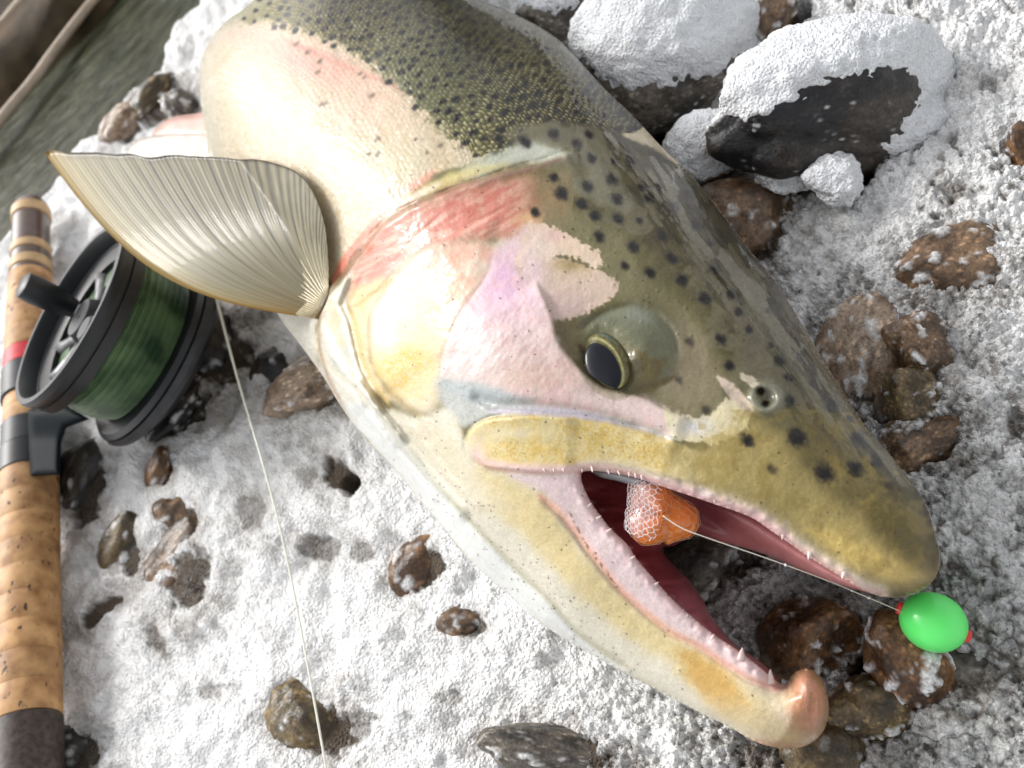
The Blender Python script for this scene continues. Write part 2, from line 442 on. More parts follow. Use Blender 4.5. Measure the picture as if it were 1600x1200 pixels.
def groove(pts, amp, wpx, n=5, wob=3):
    P = spline(pts, n); w = window(P, wpx * 4); dd = sdist_open(X[w], Y[w], P)
    dd = dd + (fbm2(X[w] / 19, Y[w] / 19, 62, 2) - 0.5) * wob
    REL[w] -= amp * np.exp(-(dd / wpx) ** 2) * ends(P, X[w], Y[w], 16)
L1 = [(900, 232), (845, 252), (800, 264), (745, 283), (675, 308), (630, 328), (598, 350), (565, 390), (542, 420), (520, 445), (505, 478), (498, 520), (503, 560), (522, 610), (550, 655)]
L2 = [(845, 312), (800, 326), (750, 344), (690, 374), (656, 390), (630, 414), (608, 440), (590, 466), (578, 490), (573, 530), (581, 576), (606, 611), (640, 640), (680, 655)]
L3 = [(612, 436), (580, 462), (546, 490)]
LA = [(552, 425), (534, 467), (536, 483), (544, 500), (549, 524), (556, 554), (566, 581), (583, 612), (625, 668), (680, 740), (740, 805)]
LB = [(515, 470), (506, 492), (511, 515), (520, 533), (529, 554), (544, 575), (560, 592), (600, 640), (640, 690)]
LC = [(496, 530), (502, 552), (512, 567), (526, 587), (544, 605), (560, 622), (600, 670), (640, 722), (690, 785)]
L5 = [(772, 395), (760, 432), (725, 481), (704, 520), (690, 562), (690, 592)]
L6 = [(838, 440), (858, 480), (866, 505), (873, 532), (900, 569), (945, 604), (1005, 621), (1040, 640), (1080, 655)]
L7 = [(900, 738), (850, 737), (800, 735), (757, 728), (736, 712), (727, 692), (738, 668), (775, 651), (850, 650), (920, 657), (1000, 672), (1055, 691), (1105, 715)]
L8 = [(735, 618), (780, 632), (840, 634), (905, 642), (980, 660), (1050, 686)]
L9 = [(590, 640), (640, 700), (704, 780), (770, 850), (812, 895), (858, 937), (900, 986), (942, 1018), (985, 1046)]
L10 = [(845, 780), (870, 800), (892, 826), (917, 860), (945, 895), (972, 927), (1040, 985), (1092, 1012), (1130, 1038), (1168, 1062), (1212, 1080)]
step_line(L1, 2.6, 70, 2.2, side=-1)
step_line(L2, 1.1, 70, 6.0, side=-1)
step_line(LA, 1.9, 26, 4.5, side=1)
step_line(LB, 1.8, 22, 4.0, side=1)
step_line(LC, 1.5, 18, 4.0, side=1)
groove(L2, 0.4, 5); groove(L3, 0.5, 4); groove(L1, 0.8, 4)
for L_, dx_, a_, w_r in ((LA, -9, 1.3, 7), (LB, -8, 1.2, 6), (LC, -6, 1.0, 5), (LC, 10, .7, 5), (LA, 12, .6, 6)):
    groove([(x_ + dx_, y_ - dx_ * .45) for x_, y_ in L_], -a_, w_r)
groove(L5, 0.18, 4)
step_line(L6, 1.9, 46, 3.0, side=1)
step_line(L7, 1.5, 36, 2.2, side=1); groove(L7[3:], 0.7, 4)
groove(L8, 1.3, 9); groove([(760, 640), (840, 645), (920, 652), (1010, 671)], 0.7, 4)
groove(L9, 1.3, 8); groove(L10, 0.9, 5)
groove([(555, 612), (600, 668), (650, 735), (700, 800)], 0.7, 5)
groove([(700, 330), (648, 372), (612, 420)], 0.15, 4)
groove([(452, 66), (520, 82), (560, 96), (600, 118), (640, 146)], 0.15, 5)      # lateral line
groove([(1128, 610), (1160, 625), (1185, 648), (1215, 652)], 0.7, 7); groove([(905, 520), (930, 497), (975, 480), (1020, 490), (1050, 520), (1058, 560)], 0.8, 7)
groove([(985, 610), (1030, 604), (1062, 580)], 0.5, 7)
ex, ey = (X - 985) / 82, (Y - 542) / 74
REL += 3.0 * np.clip(1.05 - .7 * (ex ** 2 + ey ** 2), 0, 1) ** 2.0                        # bulging eyeball under the skin
ix, iy = X - 950, Y - 562; ca, sa = math.cos(math.radians(62)), math.sin(math.radians(62))
iu, iv = ix * ca + iy * sa, -ix * sa + iy * ca
IR = np.sqrt((iu / 50) ** 2 + (iv / 36) ** 2)
REL -= 2.2 * np.exp(-np.clip(IR - 0.5, 0, None) ** 2 / 0.4)        # socket round the iris
nu = np.sqrt((X - 1197) ** 2 + ((Y - 622) * 1.05) ** 2)
REL += 1.0 * np.exp(-((nu - 20) / 7.0) ** 2) - 1.2 * np.exp(-(nu / 12.0) ** 2)
REL -= 2.2 * np.exp(-((X - 1188) ** 2 + (Y - 611) ** 2) / 30.0) + 1.6 * np.exp(-((X - 1196) ** 2 + (Y - 631) ** 2) / 18.0)
REL += 0.9 * (fbm2(X / 70, Y / 70, 3, 3) - 0.5) + 0.2 * (fbm2(X / 14, Y / 14, 5, 2) - 0.5)
kyp = np.exp(-(((X - 1258) / 34) ** 2 + ((Y - 1095) / 55) ** 2))
REL += 1.2 * kyp
# knobbly gum of both jaws
gumU = np.exp(-((dM0 - 9) / 8.0) ** 2) * (X > 1080)
REL += 0.45 * gumU * (np.sin((X * 0.85 + Y * 0.5) / 4.7 + 2 * fbm2(X / 30, Y / 30, 8, 2)) * 0.5)
gl = (Y > 745) & (X < 1235) & (dM0 < 45)
REL += 0.45 * gl * np.exp(-((dM0 - 12) / 10.0) ** 2) * (fbm2(X / 13, Y / 13, 9, 2) - 0.5) * 2

# leathery wrinkles of cheek and gill cover, pores of the snout
wrk = fbm2((X * .8 + Y * .6) / 4.5, (X * -.6 + Y * .8) / 15, 63, 3) - .5
chk = np.exp(-((X - 770) ** 2 / 150 ** 2 + (Y - 520) ** 2 / 110 ** 2)); REL += .17 * chk * wrk
REL += .14 * (fbm2(X / 7, Y / 7, 64, 3) - .5) * sstep(1050, 1200, X) + .9 * (fbm2(X / 16, Y / 16, 67, 3) - .5) * sstep(1340, 1430, X) + .35 * (fbm2((X * .58 + Y * .81) / 40, (X * .81 - Y * .58) / 9, 68, 3) - .5) * sstep(120, 40, dO) * (X > 850) + .10 * (fbm2(X / 4, Y / 4, 65, 2) - .5)
fld = fbm2((X * .58 + Y * .82) / 60, (X * .82 - Y * .58) / 7, 66, 3) - .5; REL += .6 * fld * np.exp(-((X - 600) ** 2 / 70 ** 2 + (Y - 650) ** 2 / 70 ** 2))
# beads of water on the crown
rw = np.random.RandomState(8)
for t in range(120):
    x, y = rw.uniform(900, 1240), rw.uniform(260, 540); r = rw.uniform(1.5, 3.4)
    w = window([(x, y)], 8); q2 = ((X[w] - x) ** 2 + (Y[w] - y) ** 2) / r ** 2; REL[w] += .06 * r * np.sqrt(np.clip(1 - q2, 0, 1))
# ---- scales of flank and back, laid out along the body in millimetres
Pw = unproj(X, Y, HF)
axd = unproj(1100, 620, .07) - unproj(560, 60, .09); axd[2] = 0; axd /= np.linalg.norm(axd)
prp = np.array([-axd[1], axd[0], 0])
bend = 0.0
su = (Pw @ axd) * 1000; sv = (Pw @ prp) * 1000 - np.sign(dT - dO) * 0 + (0.098 - HF) * 1000 * 0.9
SCM = 2.9
q = sv / (SCM * 0.62) + (fbm2(X / 44, Y / 44, 12, 3) - 0.5) * 3.4; row = np.floor(q)
p_ = su / SCM + 0.5 * (row % 2) + (hash3(row.astype(np.int64), row.astype(np.int64) * 0, Z0, 3) - 0.5) * 0.25 + (fbm2(X / 24, Y / 24, 14, 3) - 0.5) * 1.6
cell_ = np.floor(p_); fu = p_ - cell_; fv = q - row - 0.5
chsh = hash3(cell_.astype(np.int64), row.astype(np.int64), Z0, 21)
edge_ = np.clip(1 - (2 * np.abs(fv)) ** 2.2, 0, 1)
sprof = (1 - fu) * edge_
def pmask(pts, feather=6.0, rag=0.0, rs=9.0, seed=0, sp_=True, n=6):
    P = spline(pts, n, True) if sp_ else np.asarray(pts, float)
    m = feather * 2.5 + rag * 1.5 + 6; w = window(P, m)
    x = X[w]; y = Y[w]
    if rag:
        x = x + (fbm2(x / rs, y / rs, 100 + seed, 3) - 0.5) * 2 * rag; y = y + (fbm2(X[w] / rs + 50, Y[w] / rs, 200 + seed, 3) - 0.5) * 2 * rag
    dd, i_ = dist_poly(x, y, P); s = np.where(i_, dd, -dd)
    return w, 0.5 * (1 + np.tanh(s / max(feather, 0.3)))
ln_side = [(300, 60), (345, 40), (400, 36), (450, 42), (510, 62), (560, 88), (610, 128), (650, 168), (690, 205), (735, 236), (790, 252), (860, 246), (895, 236)]
sSide = sdist_open(Xc, Yc, spline(ln_side, 5)); sSide = up3(sSide)            # >0 below the line: pale flank
sSide = sSide + (fbm2(X / 9, Y / 9, 31, 3) - 0.5) * 26 + (chsh - 0.5) * 9
sSide = np.where((X < 440) & (Y > 140), 80.0, sSide)
FLANK = 0.5 * (1 + np.tanh(sSide / 7.0))
ln_nape = [(540, 900), (512, 610), (499, 560), (495, 520), (506, 474), (530, 415), (565, 385), (600, 345), (660, 285), (720, 262), (790, 240), (820, 205), (860, 190), (930, 196), (985, 222), (1030, 240), (1070, 262), (1200, 260)]
sN = up3(sdist_open(Xc, Yc, spline(ln_nape, 5))) + (fbm2(X / 15, Y / 15, 33, 2) - 0.5) * 9   # >0 : head side
BODYZ = 0.5 * (1 - np.tanh(sN / 3.0))                                          # 1 on the scaled body
REL += BODYZ * sprof * (0.34 * (1 - FLANK) + 0.15 * FLANK) * (.5 + chsh)

HF = HF + REL / 1000.0 * np.clip(np.minimum(dE0, dM0 + 4) / 8.0, 0, 1)
E_ = Hs - DROP * (1 - 0) * 1.0 - 0.0032 * (1 - rM) - 0.0
rB = rnd(np.minimum(dE0, dM0 * 2.0), Wd * 1.2)
EL = Hs - DROP - 0.0032
HBk = EL - np.clip(EL - 0.004, 0, None) * rB
HF = np.where(SDF > 0, HF, EL + np.where(dM < dE, DROP * rnd(dE, Wd), 0.0032 * np.clip(dM / 15, 0, 1)))
HBk = np.minimum(HBk, HF - 0.0002)

# ---- pigment, painted in photograph-like sRGB then turned linear
C = np.zeros((NY, NX, 3)); RG = np.full((NY, NX), 0.44)
def lay(m, c, w=None, k=1.0):
    c = np.asarray(c, float)
    if w is None: w = (slice(None), slice(None))
    a = (m * k)[..., None]; C[w] = C[w] * (1 - a) + c * a
def blob(x, y, rx, ry, ang, c, k=0.9, p=2.0, rag=0.25, seed=0, bias=0.0):
    w = window([(x - rx, y - rx), (x + rx, y + rx)], rx * 1.6 + ry * 1.6)
    dx = X[w] - x; dy = Y[w] - y; a = math.radians(ang)
    u = dx * math.cos(a) + dy * math.sin(a); v = -dx * math.sin(a) + dy * math.cos(a)
    r = np.sqrt((u / rx) ** 2 + (v / ry) ** 2) + (fbm2(X[w] / 6 + seed, Y[w] / 6, 300, 2) - 0.5) * 2 * rag
    lay(np.exp(-np.clip(r, 0, None) ** p), c, w, k)
n_lo = fbm2(X / 90, Y / 90, 41, 3); n_mid = fbm2(X / 22, Y / 22, 42, 3); n_hi = fbm2(X / 5, Y / 5, 43, 2); n_px = vn2(X / 1.9, Y / 1.9, 44)

# back: olive, darker to the dorsal edge, scale by scale
dors = np.clip(1 - dO / 260.0, 0, 1)
C[:] = np.array([118, 109, 66]) * (1 - dors[..., None]) + np.array([52, 48, 28]) * dors[..., None]
C += ((n_lo - 0.5) * 46)[..., None] * np.array([1, 1, .85]) + ((chsh - 0.5) * 26 * BODYZ)[..., None]
C += (BODYZ * (sprof - 0.36) * 104 * (.55 + .9 * sstep(160, 20, np.abs(sN))))[..., None] * np.array([1.0, 0.97, 0.78])
# greenish shoulder
lay(np.exp(-((X - 650) ** 2 / 120 ** 2 + (Y - 140) ** 2 / 90 ** 2)), (108, 114, 86), None, 0.55)
# flank: cream with blush
cream = np.array([220, 204, 176]) + ((n_mid - 0.5) * 60)[..., None] * np.array([.7, .9, 1.2]) + ((chsh - .5) * 18)[..., None] + ((sprof - .45) * 22 * sstep(.3, .7, n_lo))[..., None] * np.array([.8, .9, 1.1])
a = (FLANK * BODYZ)[..., None]; C[:] = C * (1 - a) + cream * a
fb = FLANK * BODYZ
lay(fb * np.exp(-((X - 470) ** 2 / 110 ** 2 + (Y - 95 - (X - 470) * 0.35) ** 2 / 38 ** 2)), (228, 172, 158), None, 0.85)
lay(fb * np.exp(-((Y - 66 - (X - 452) * 0.42) ** 2 / 5 ** 2)) * sstep(430, 470, X) * sstep(680, 640, X), (206, 140, 128), None, 0.6)
lay(fb * np.exp(-((X - 570) ** 2 / 80 ** 2 + (Y - 170) ** 2 / 40 ** 2)), (238, 200, 182), None, 0.5)
lay(fb * np.exp(-((X - 385) ** 2 / 45 ** 2 + (Y - 190) ** 2 / 60 ** 2)), (216, 208, 182), None, 0.55)
lay(fb * np.exp(-((X - 620) ** 2 / 50 ** 2 + (Y - 255) ** 2 / 40 ** 2)), (212, 204, 172), None, 0.5)
lay(fb * sstep(0.56, 0.7, n_mid) * (Y > 130), (206, 190, 158), None, 0.5)
lay(fb * (sprof < 0.16) * sstep(.35, .6, n_mid) * (chsh > .3), (182, 162, 128), None, 0.5)
lay(BODYZ * np.exp(-(dT / 26) ** 2) * (Y < 320), (206, 206, 196), None, 0.55)
# belly sliver under the fin
lay(BODYZ * sstep(430, 480, Y) * (X < 520), (240, 236, 224), None, 0.9)
# pepper spots on the back
rs = np.random.RandomState(5)
pts_ = []
for t in range(9000):
    x = rs.uniform(380, 1060); y = rs.uniform(-120, 330)
    j = int((y - FY0) / S); i = int((x - FX0) / S)
    if SDF[j, i] < 4 or BODYZ[j, i] < 0.6 or FLANK[j, i] > 0.55: continue
    mn = 11 + 6 * sstep(0, 250, y) + rs.uniform(0, 6)
    if all((x - a_) ** 2 + ((y - b_) * 1.25) ** 2 > mn * mn for a_, b_ in pts_): pts_.append((x, y))
for (x, y) in pts_:
    s_ = 0.72 + 0.45 * sstep(-50, 280, y); r = rs.uniform(3.4, 5.8) * s_
    blob(x, y, r * 1.4, r * 0.9, -28 + rs.uniform(-14, 14), (14, 12, 9), rs.uniform(0.9, 1.0), 4.0, 0.3, x)
for t in range(46):
    x = rs.uniform(420, 760); y = rs.uniform(60, 330); j = int((y - FY0) / S); i = int((x - FX0) / S)
    if BODYZ[j, i] < .8 or FLANK[j, i] < .6 or sSide[j, i] > 95: continue
    blob(x, y, rs.uniform(3.5, 6), rs.uniform(2.5, 3.6), -32, (92, 80, 66), 0.75, 2.5, 0.3, x)

# head: olive skin above, sky reflected on the wet slime painted in as grey patches
HEADZ = 1 - BODYZ
headc = np.array([94, 87, 54]) + ((n_lo - .5) * 40)[..., None] + ((n_mid - .5) * 16)[..., None]
a = HEADZ[..., None]; C[:] = C * (1 - a) + headc * a
top = HEADZ * sstep(150, 40, dO + (n_mid - .5) * 60); lay(top, (48, 41, 19), None, 0.92)
lay(HEADZ * np.exp(-((X - 880) ** 2 / 70 ** 2 + (Y - 285) ** 2 / 24 ** 2)), (128, 106, 50), None, 0.7)
sky_sheen = sstep(0.50, 0.53, fbm2(X / 62 + .3 * n_mid, Y / 48, 46, 4)) * HEADZ * (Y < 660) * (X > 830) * (.35 + .65 * sstep(30, 110, dO))
lay(sky_sheen, (112, 107, 86), None, 0.6)
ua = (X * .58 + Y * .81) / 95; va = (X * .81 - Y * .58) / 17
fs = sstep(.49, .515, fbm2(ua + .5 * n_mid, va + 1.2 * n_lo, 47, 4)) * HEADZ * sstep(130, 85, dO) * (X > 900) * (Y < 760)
lay(fs, (108, 102, 84), None, .75); RG = np.where(fs > .5, .2, RG)  # streaky sky reflections near the back edge, painted into the colour
fl = sstep(.55, .6, fbm2(ua * 2.2, va * 1.6, 48, 4)) * (1 - fs) * HEADZ * sstep(130, 60, dO); lay(fl, (26, 21, 9), None, .5); RG = np.where(sky_sheen > .5, 0.16, RG)
w, m = pmask([(790, 210), (850, 192), (915, 200), (945, 222), (975, 290), (985, 330), (940, 322), (890, 296), (850, 262)], 4, 8, 14, 1); lay(m, (122, 118, 98), w, 0.7)
w, m = pmask([(850, 345), (880, 320), (930, 335), (985, 380), (1010, 430), (1060, 470), (1100, 520), (1120, 580), (1150, 600), (1110, 650), (1050, 640), (990, 620), (1060, 560), (1030, 480), (950, 455), (900, 400)], 8, 10, 20, 2); lay(m, (124, 118, 88), w, 0.75)
w, m = pmask([(1010, 560), (1060, 500), (1110, 540), (1130, 600), (1100, 640), (1040, 625)], 14, 8, 20, 3); lay(m, (140, 127, 104), w, 0.7)
w, m = pmask([(1150, 440), (1180, 470), (1240, 560), (1300, 640), (1370, 730), (1350, 740), (1290, 660), (1240, 600), (1190, 540)], 3, 7, 12, 4); lay(m, (112, 107, 88), w, 0.5); RG[w] = RG[w] * (1 - m * .5)  # reflection band along the head ridge, painted as grey
# temple: white-blue strip of the gill arch
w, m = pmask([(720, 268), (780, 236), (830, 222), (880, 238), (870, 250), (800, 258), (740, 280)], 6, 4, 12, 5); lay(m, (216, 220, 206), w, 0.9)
w, m = pmask([(620, 318), (680, 280), (740, 262), (790, 258), (740, 276), (670, 304)], 6, 5, 12, 6); lay(m, (222, 208, 140), w, 0.9)
w, m = pmask([(560, 380), (590, 345), (640, 305), (690, 285), (650, 312), (605, 340), (575, 372)], 3, 3, 10, 7); lay(m, (248, 236, 212), w, 0.95)
w, m = pmask([(520, 446), (524, 420), (545, 388), (575, 352), (602, 330), (592, 350), (562, 384), (536, 424)], 2, 2, 10, 8); lay(m, (222, 128, 104), w, 0.95)
w, m = pmask([(640, 290), (665, 272), (682, 268), (650, 298)], 4, 3, 8, 9); lay(m, (232, 160, 138), w, 0.8)
w, m = pmask([(700, 300), (760, 280), (850, 254), (880, 246), (860, 258), (780, 280), (690, 308)], 2, 1.5, 8, 10); lay(m, (120, 92, 84), w, 0.75)
# gill cover: red upper part, white and gold below
w, m = pmask([(548, 452), (545, 425), (566, 392), (600, 352), (640, 328), (700, 303), (760, 286), (830, 276), (850, 300), (842, 340), (838, 352), (800, 372), (740, 372), (690, 385), (650, 404), (618, 440), (590, 470), (556, 480)], 10, 9, 18, 11); 
gill_w, gill_m = w, m
lay(m, (228, 168, 150), w, 0.88)
fib = fbm2((X[w] * .86 - Y[w] * .5) / 26, (X[w] * .5 + Y[w] * .86) / 5, 90, 3)
lay(m * sstep(.40, .72, fib), (206, 118, 102), w, 0.65); lay(m * sstep(.56, .4, fib), (238, 186, 166), w, 0.5)
lay(m * sstep(.5, .7, n_px[w]), (176, 92, 78), w, 0.3)
lay(np.clip(np.exp(-((X[w] - 862) ** 2 / 42 ** 2 + (Y[w] - 306) ** 2 / 40 ** 2)) * (.6 + n_mid[w]), 0, 1), (138, 120, 84), w, 0.95)
lay(m * np.exp(-((X[w] - 835) ** 2 / 26 ** 2 + (Y[w] - 345) ** 2 / 14 ** 2)), (214, 180, 110), w, 0.7)
lay(HEADZ * np.exp(-((X - 740) ** 2 / 80 ** 2 + (Y - 318) ** 2 / 22 ** 2)) * sstep(.35, .65, n_mid), (190, 98, 82), None, 0.5)
blob(578, 388, 10, 5, -50, (226, 84, 50), 0.9, 2)
w, m = pmask([(545, 492), (550, 455), (585, 440), (612, 438), (590, 466), (576, 500), (572, 535), (582, 580), (610, 618), (600, 630), (570, 590), (552, 540)], 6, 4, 12, 12); lay(m, (234, 206, 150), w, 0.95)
w, m = pmask([(498, 500), (510, 468), (528, 448), (550, 430), (540, 462), (546, 500), (552, 545), (566, 590), (600, 640), (650, 705), (700, 770), (690, 800), (640, 745), (590, 700), (540, 650), (505, 590), (496, 540)], 3, 2, 12, 13); lay(m, (243, 238, 222), w, 1.0)
for (x, y, r_) in ((525, 490, 14), (520, 510, 12), (532, 535, 10), (575, 600, 12)): blob(x, y, r_, r_ * .8, 70, (238, 212, 162), 0.5, 2, 0.4, x)
for (x, y, r_) in ((541, 545, 10), (524, 567, 9), (640, 735, 14), (610, 690, 12)): blob(x, y, r_, r_ * .6, 60, (206, 210, 204), 0.7, 2, 0.4, x)
w, m = pmask([(578, 490), (592, 466), (615, 440), (655, 400), (700, 382), (770, 376), (800, 380), (775, 420), (725, 485), (702, 525), (690, 575), (692, 620), (660, 650), (615, 618), (584, 575), (574, 530)], 8, 5, 14, 14)
lay(m, (240, 226, 204), w, 1.0)
pk = np.exp(-((X - 715) ** 2 / 90 ** 2 + (Y - 415) ** 2 / 60 ** 2)) * sstep(.15, .7, n_mid + (n_px - .5) * .4); lay(pk[w] * m, (232, 166, 142), w, 0.95)
lay(m * sstep(.5, .75, n_mid[w] + (n_px[w] - .5) * .3) * np.exp(-((X[w] - 650) ** 2 / 60 ** 2 + (Y[w] - 480) ** 2 / 50 ** 2)), (238, 196, 168), w, .6)
yl = np.exp(-((X - 632) ** 2 / 66 ** 2 + (Y - 574) ** 2 / 48 ** 2)) * (0.55 + 1.3 * (n_px - .35) + .8 * (n_mid - .5)); lay(np.clip(yl[w], 0, 1) * m, (208, 168, 76), w, 1.0)
lay(m * np.exp(-((X[w] - 690) ** 2 / 34 ** 2 + (Y[w] - 500) ** 2 / 70 ** 2)), (226, 184, 146), w, 0.75)
w, m = pmask([(600, 470), (650, 405), (680, 400), (640, 440), (620, 500), (612, 545), (590, 540), (582, 500)], 12, 4, 14, 15); lay(m, (250, 246, 238), w, 0.7)
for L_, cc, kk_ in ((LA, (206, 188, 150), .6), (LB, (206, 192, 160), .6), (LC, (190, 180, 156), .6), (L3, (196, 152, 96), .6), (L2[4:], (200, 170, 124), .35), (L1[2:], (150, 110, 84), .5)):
    w = window(L_, 14); lay(np.exp(-((sdist_open(X[w], Y[w], spline(L_, 4)) + (n_mid[w] - .5) * 6) / 2.6) ** 2), cc, w, kk_)  # shade of the fold creases painted in to deepen the relief
# cheek plate
cheekP = [(772, 395), (800, 370), (835, 352), (842, 375), (812, 400), (808, 425), (840, 442), (862, 492), (872, 530), (900, 568), (945, 603), (1005, 621), (1042, 640), (1075, 655), (1040, 684), (980, 662), (900, 645), (830, 640), (770, 618), (700, 600), (688, 585), (692, 555), (708, 515), (728, 480), (760, 435)]
w, m = pmask(cheekP, 6.0, 5, 10, 16)
lay(m, (244, 222, 216), w, 1.0)
lay(m * np.exp(-((X[w] - 790) ** 2 / 60 ** 2 + (Y[w] - 440) ** 2 / 55 ** 2)), (232, 190, 222), w, 0.85)
lay(m * np.exp(-((X[w] - 720) ** 2 / 40 ** 2 + (Y[w] - 480) ** 2 / 50 ** 2)), (238, 198, 214), w, 0.5)
lay(m * np.exp(-((X[w] - 835) ** 2 / 70 ** 2 + (Y[w] - 590) ** 2 / 26 ** 2)) * (.4 + n_px[w]), (206, 176, 150), w, 0.6)
lay(m * np.exp(-((X[w] - 740) ** 2 / 40 ** 2 + (Y[w] - 560) ** 2 / 30 ** 2)), (252, 244, 240), w, 0.8)
lay(m * sstep(.5, .75, n_px[w]) , (196, 150, 150), w, 0.35); lay(m * sstep(.55, .7, n_mid[w]), (240, 196, 196), w, .45); lay(m * sstep(.5, .68, fbm2((X[w] * .8 + Y[w] * .6) / 4.5, (X[w] * -.6 + Y[w] * .8) / 15, 63, 3)) * np.exp(-((Y[w] - 560) / 50.0) ** 2), (196, 160, 150), w, .45)
# ragged pale patches behind the eye
w, m = pmask([(828, 350), (845, 350), (880, 362), (905, 378), (935, 392), (940, 410), (925, 418), (905, 405), (880, 400), (855, 405), (825, 412), (812, 420), (808, 395)], 1.4, 8, 5, 17); lay(m, (244, 220, 198), w, .95); lay(m * sstep(.5, .7, n_px[w]), (196, 164, 130), w, .4)
lay(m * np.exp(-((X[w] - 866) ** 2 / 22 ** 2 + (Y[w] - 368) ** 2 / 12 ** 2)) * n_px[w] * 1.6, (196, 150, 150), w, 0.6)
w, m = pmask([(810, 425), (850, 405), (885, 405), (925, 420), (955, 432), (966, 450), (950, 468), (925, 485), (890, 498), (866, 500), (848, 465)], 1.4, 7, 5, 18); lay(m, (226, 202, 186), w, .95); lay(m * sstep(.5, .7, n_px[w]), (176, 150, 124), w, .45)
lay(m * np.exp(-((X[w] - 880) ** 2 / 40 ** 2 + (Y[w] - 480) ** 2 / 25 ** 2)), (214, 186, 186), w, 0.6)
lay(m * np.exp(-((X[w] - 895) ** 2 / 34 ** 2 + (Y[w] - 412) ** 2 / 14 ** 2)), (150, 132, 82), w, 0.75)
lay(np.exp(-((X - 832) ** 2 / 22 ** 2 + (Y - 425) ** 2 / 50 ** 2)), (242, 214, 220), None, .8)
lay(np.exp(-((X - 845) ** 2 / 20 ** 2 + (Y - 385) ** 2 / 18 ** 2)), (246, 228, 214), None, .6)
w, m = pmask([(866, 505), (895, 500), (920, 520), (916, 545), (930, 590), (900, 565), (874, 532)], 4, 3, 10, 19); lay(m, (112, 100, 72), w, 0.9)
# eyeball skin
em = sstep(0.0, .75, np.clip(1.15 - ex ** 2 - ey ** 2 + (n_mid - .5) * .5, 0, 1))
lay(em, (104, 106, 84), None, 0.85)
lay(em * np.exp(-((X - 1005) ** 2 / 40 ** 2 + (Y - 488) ** 2 / 22 ** 2)), (142, 146, 136), None, 0.7)
lay(em * np.exp(-((X - 930) ** 2 / 26 ** 2 + (Y - 505) ** 2 / 18 ** 2)), (66, 74, 56), None, 0.8)
w, m = pmask([(975, 540), (1000, 545), (1022, 560), (1045, 562), (1030, 590), (1055, 588), (1020, 612), (985, 612), (990, 580)], 1.6, 4, 8, 20); lay(m, (106, 94, 60), w, 0.95)
blob(992, 570, 16, 11, 60, (44, 38, 24), 0.9, 2, .3, 3)
lay(np.clip(1.5 - IR, 0, 1) ** .5 * (IR < 1.35), (112, 108, 76), None, 0.8)
blob(908, 545, 9, 5, 70, (70, 52, 26), 0.9, 2.5, .4, 9); blob(916, 560, 5, 12, 10, (52, 44, 30), 0.9, 2.5, .3, 5)
# white edge between eye and nostril
w, m = pmask([(1035, 634), (1052, 645), (1075, 652), (1100, 650), (1120, 636), (1150, 618), (1172, 640), (1165, 668), (1130, 690), (1085, 690), (1050, 684)], 1.6, 7, 6, 21); lay(m, (238, 226, 190), w, 1.0)
lay(m * (np.exp(-((X[w] - 1090) ** 2 / 32 ** 2 + (Y[w] - 668) ** 2 / 14 ** 2))), (238, 236, 240), w, 0.9)
w, m = pmask([(1120, 590), (1135, 592), (1160, 615), (1178, 640), (1168, 646), (1145, 625)], 1.5, 3, 6, 22); lay(m, (226, 206, 190), w, 0.9)
w, m = pmask([(1155, 585), (1178, 590), (1188, 602), (1172, 604)], 1.2, 4, 5, 23); lay(m, (222, 208, 184), w, 0.85)
# grey blue skin between cheek and jaw, lilac crease
w, m = pmask([(680, 596), (720, 594), (770, 606), (830, 632), (900, 640), (1000, 664), (1055, 688), (1000, 672), (920, 656), (850, 649), (775, 650), (730, 668), (700, 650)], 5, 3, 12, 24); lay(m, (186, 188, 184), w, 0.95)
w, m = pmask([(760, 640), (850, 636), (930, 648), (1045, 686), (990, 672), (900, 656), (800, 650)], 3, 2, 10, 25); lay(m, (212, 204, 218), w, 0.85)
w, m = pmask([(690, 596), (770, 606), (835, 628), (760, 632), (715, 616)], 6, 3, 12, 26); lay(m, (166, 174, 176), w, 0.8)
# snout: yellow side, dark olive ridge
sno = sstep(1020, 1180, X + 0.25 * Y - 130) * HEADZ
w, m = pmask([(1090, 700), (1165, 650), (1220, 670), (1290, 760), (1350, 800), (1400, 850), (1452, 880), (1455, 905), (1400, 925), (1330, 900), (1250, 845), (1180, 795), (1100, 765)], 22, 14, 30, 27); lay(m, (184, 164, 104), w, 0.85)
w, m = pmask([(1250, 640), (1320, 690), (1380, 740), (1430, 790), (1455, 850), (1420, 850), (1360, 810), (1300, 760), (1250, 700)], 20, 14, 28, 28); lay(m, (116, 103, 62), w, 0.85)
w, m = pmask([(1360, 800), (1400, 790), (1450, 830), (1462, 880), (1440, 890), (1400, 860)], 12, 10, 20, 29); lay(m, (98, 86, 44), w, 0.8)
w, m = pmask([(1300, 830), (1370, 860), (1430, 890), (1440, 905), (1380, 908), (1320, 880), (1260, 830)], 10, 6, 20, 30); lay(m, (208, 180, 106), w, 0.8)
lay(HEADZ * (X > 1090) * (Y > 640) * sstep(.5, .68, fbm2(X / 26, Y / 18, 48, 4)) , (146, 126, 68), None, 0.5)
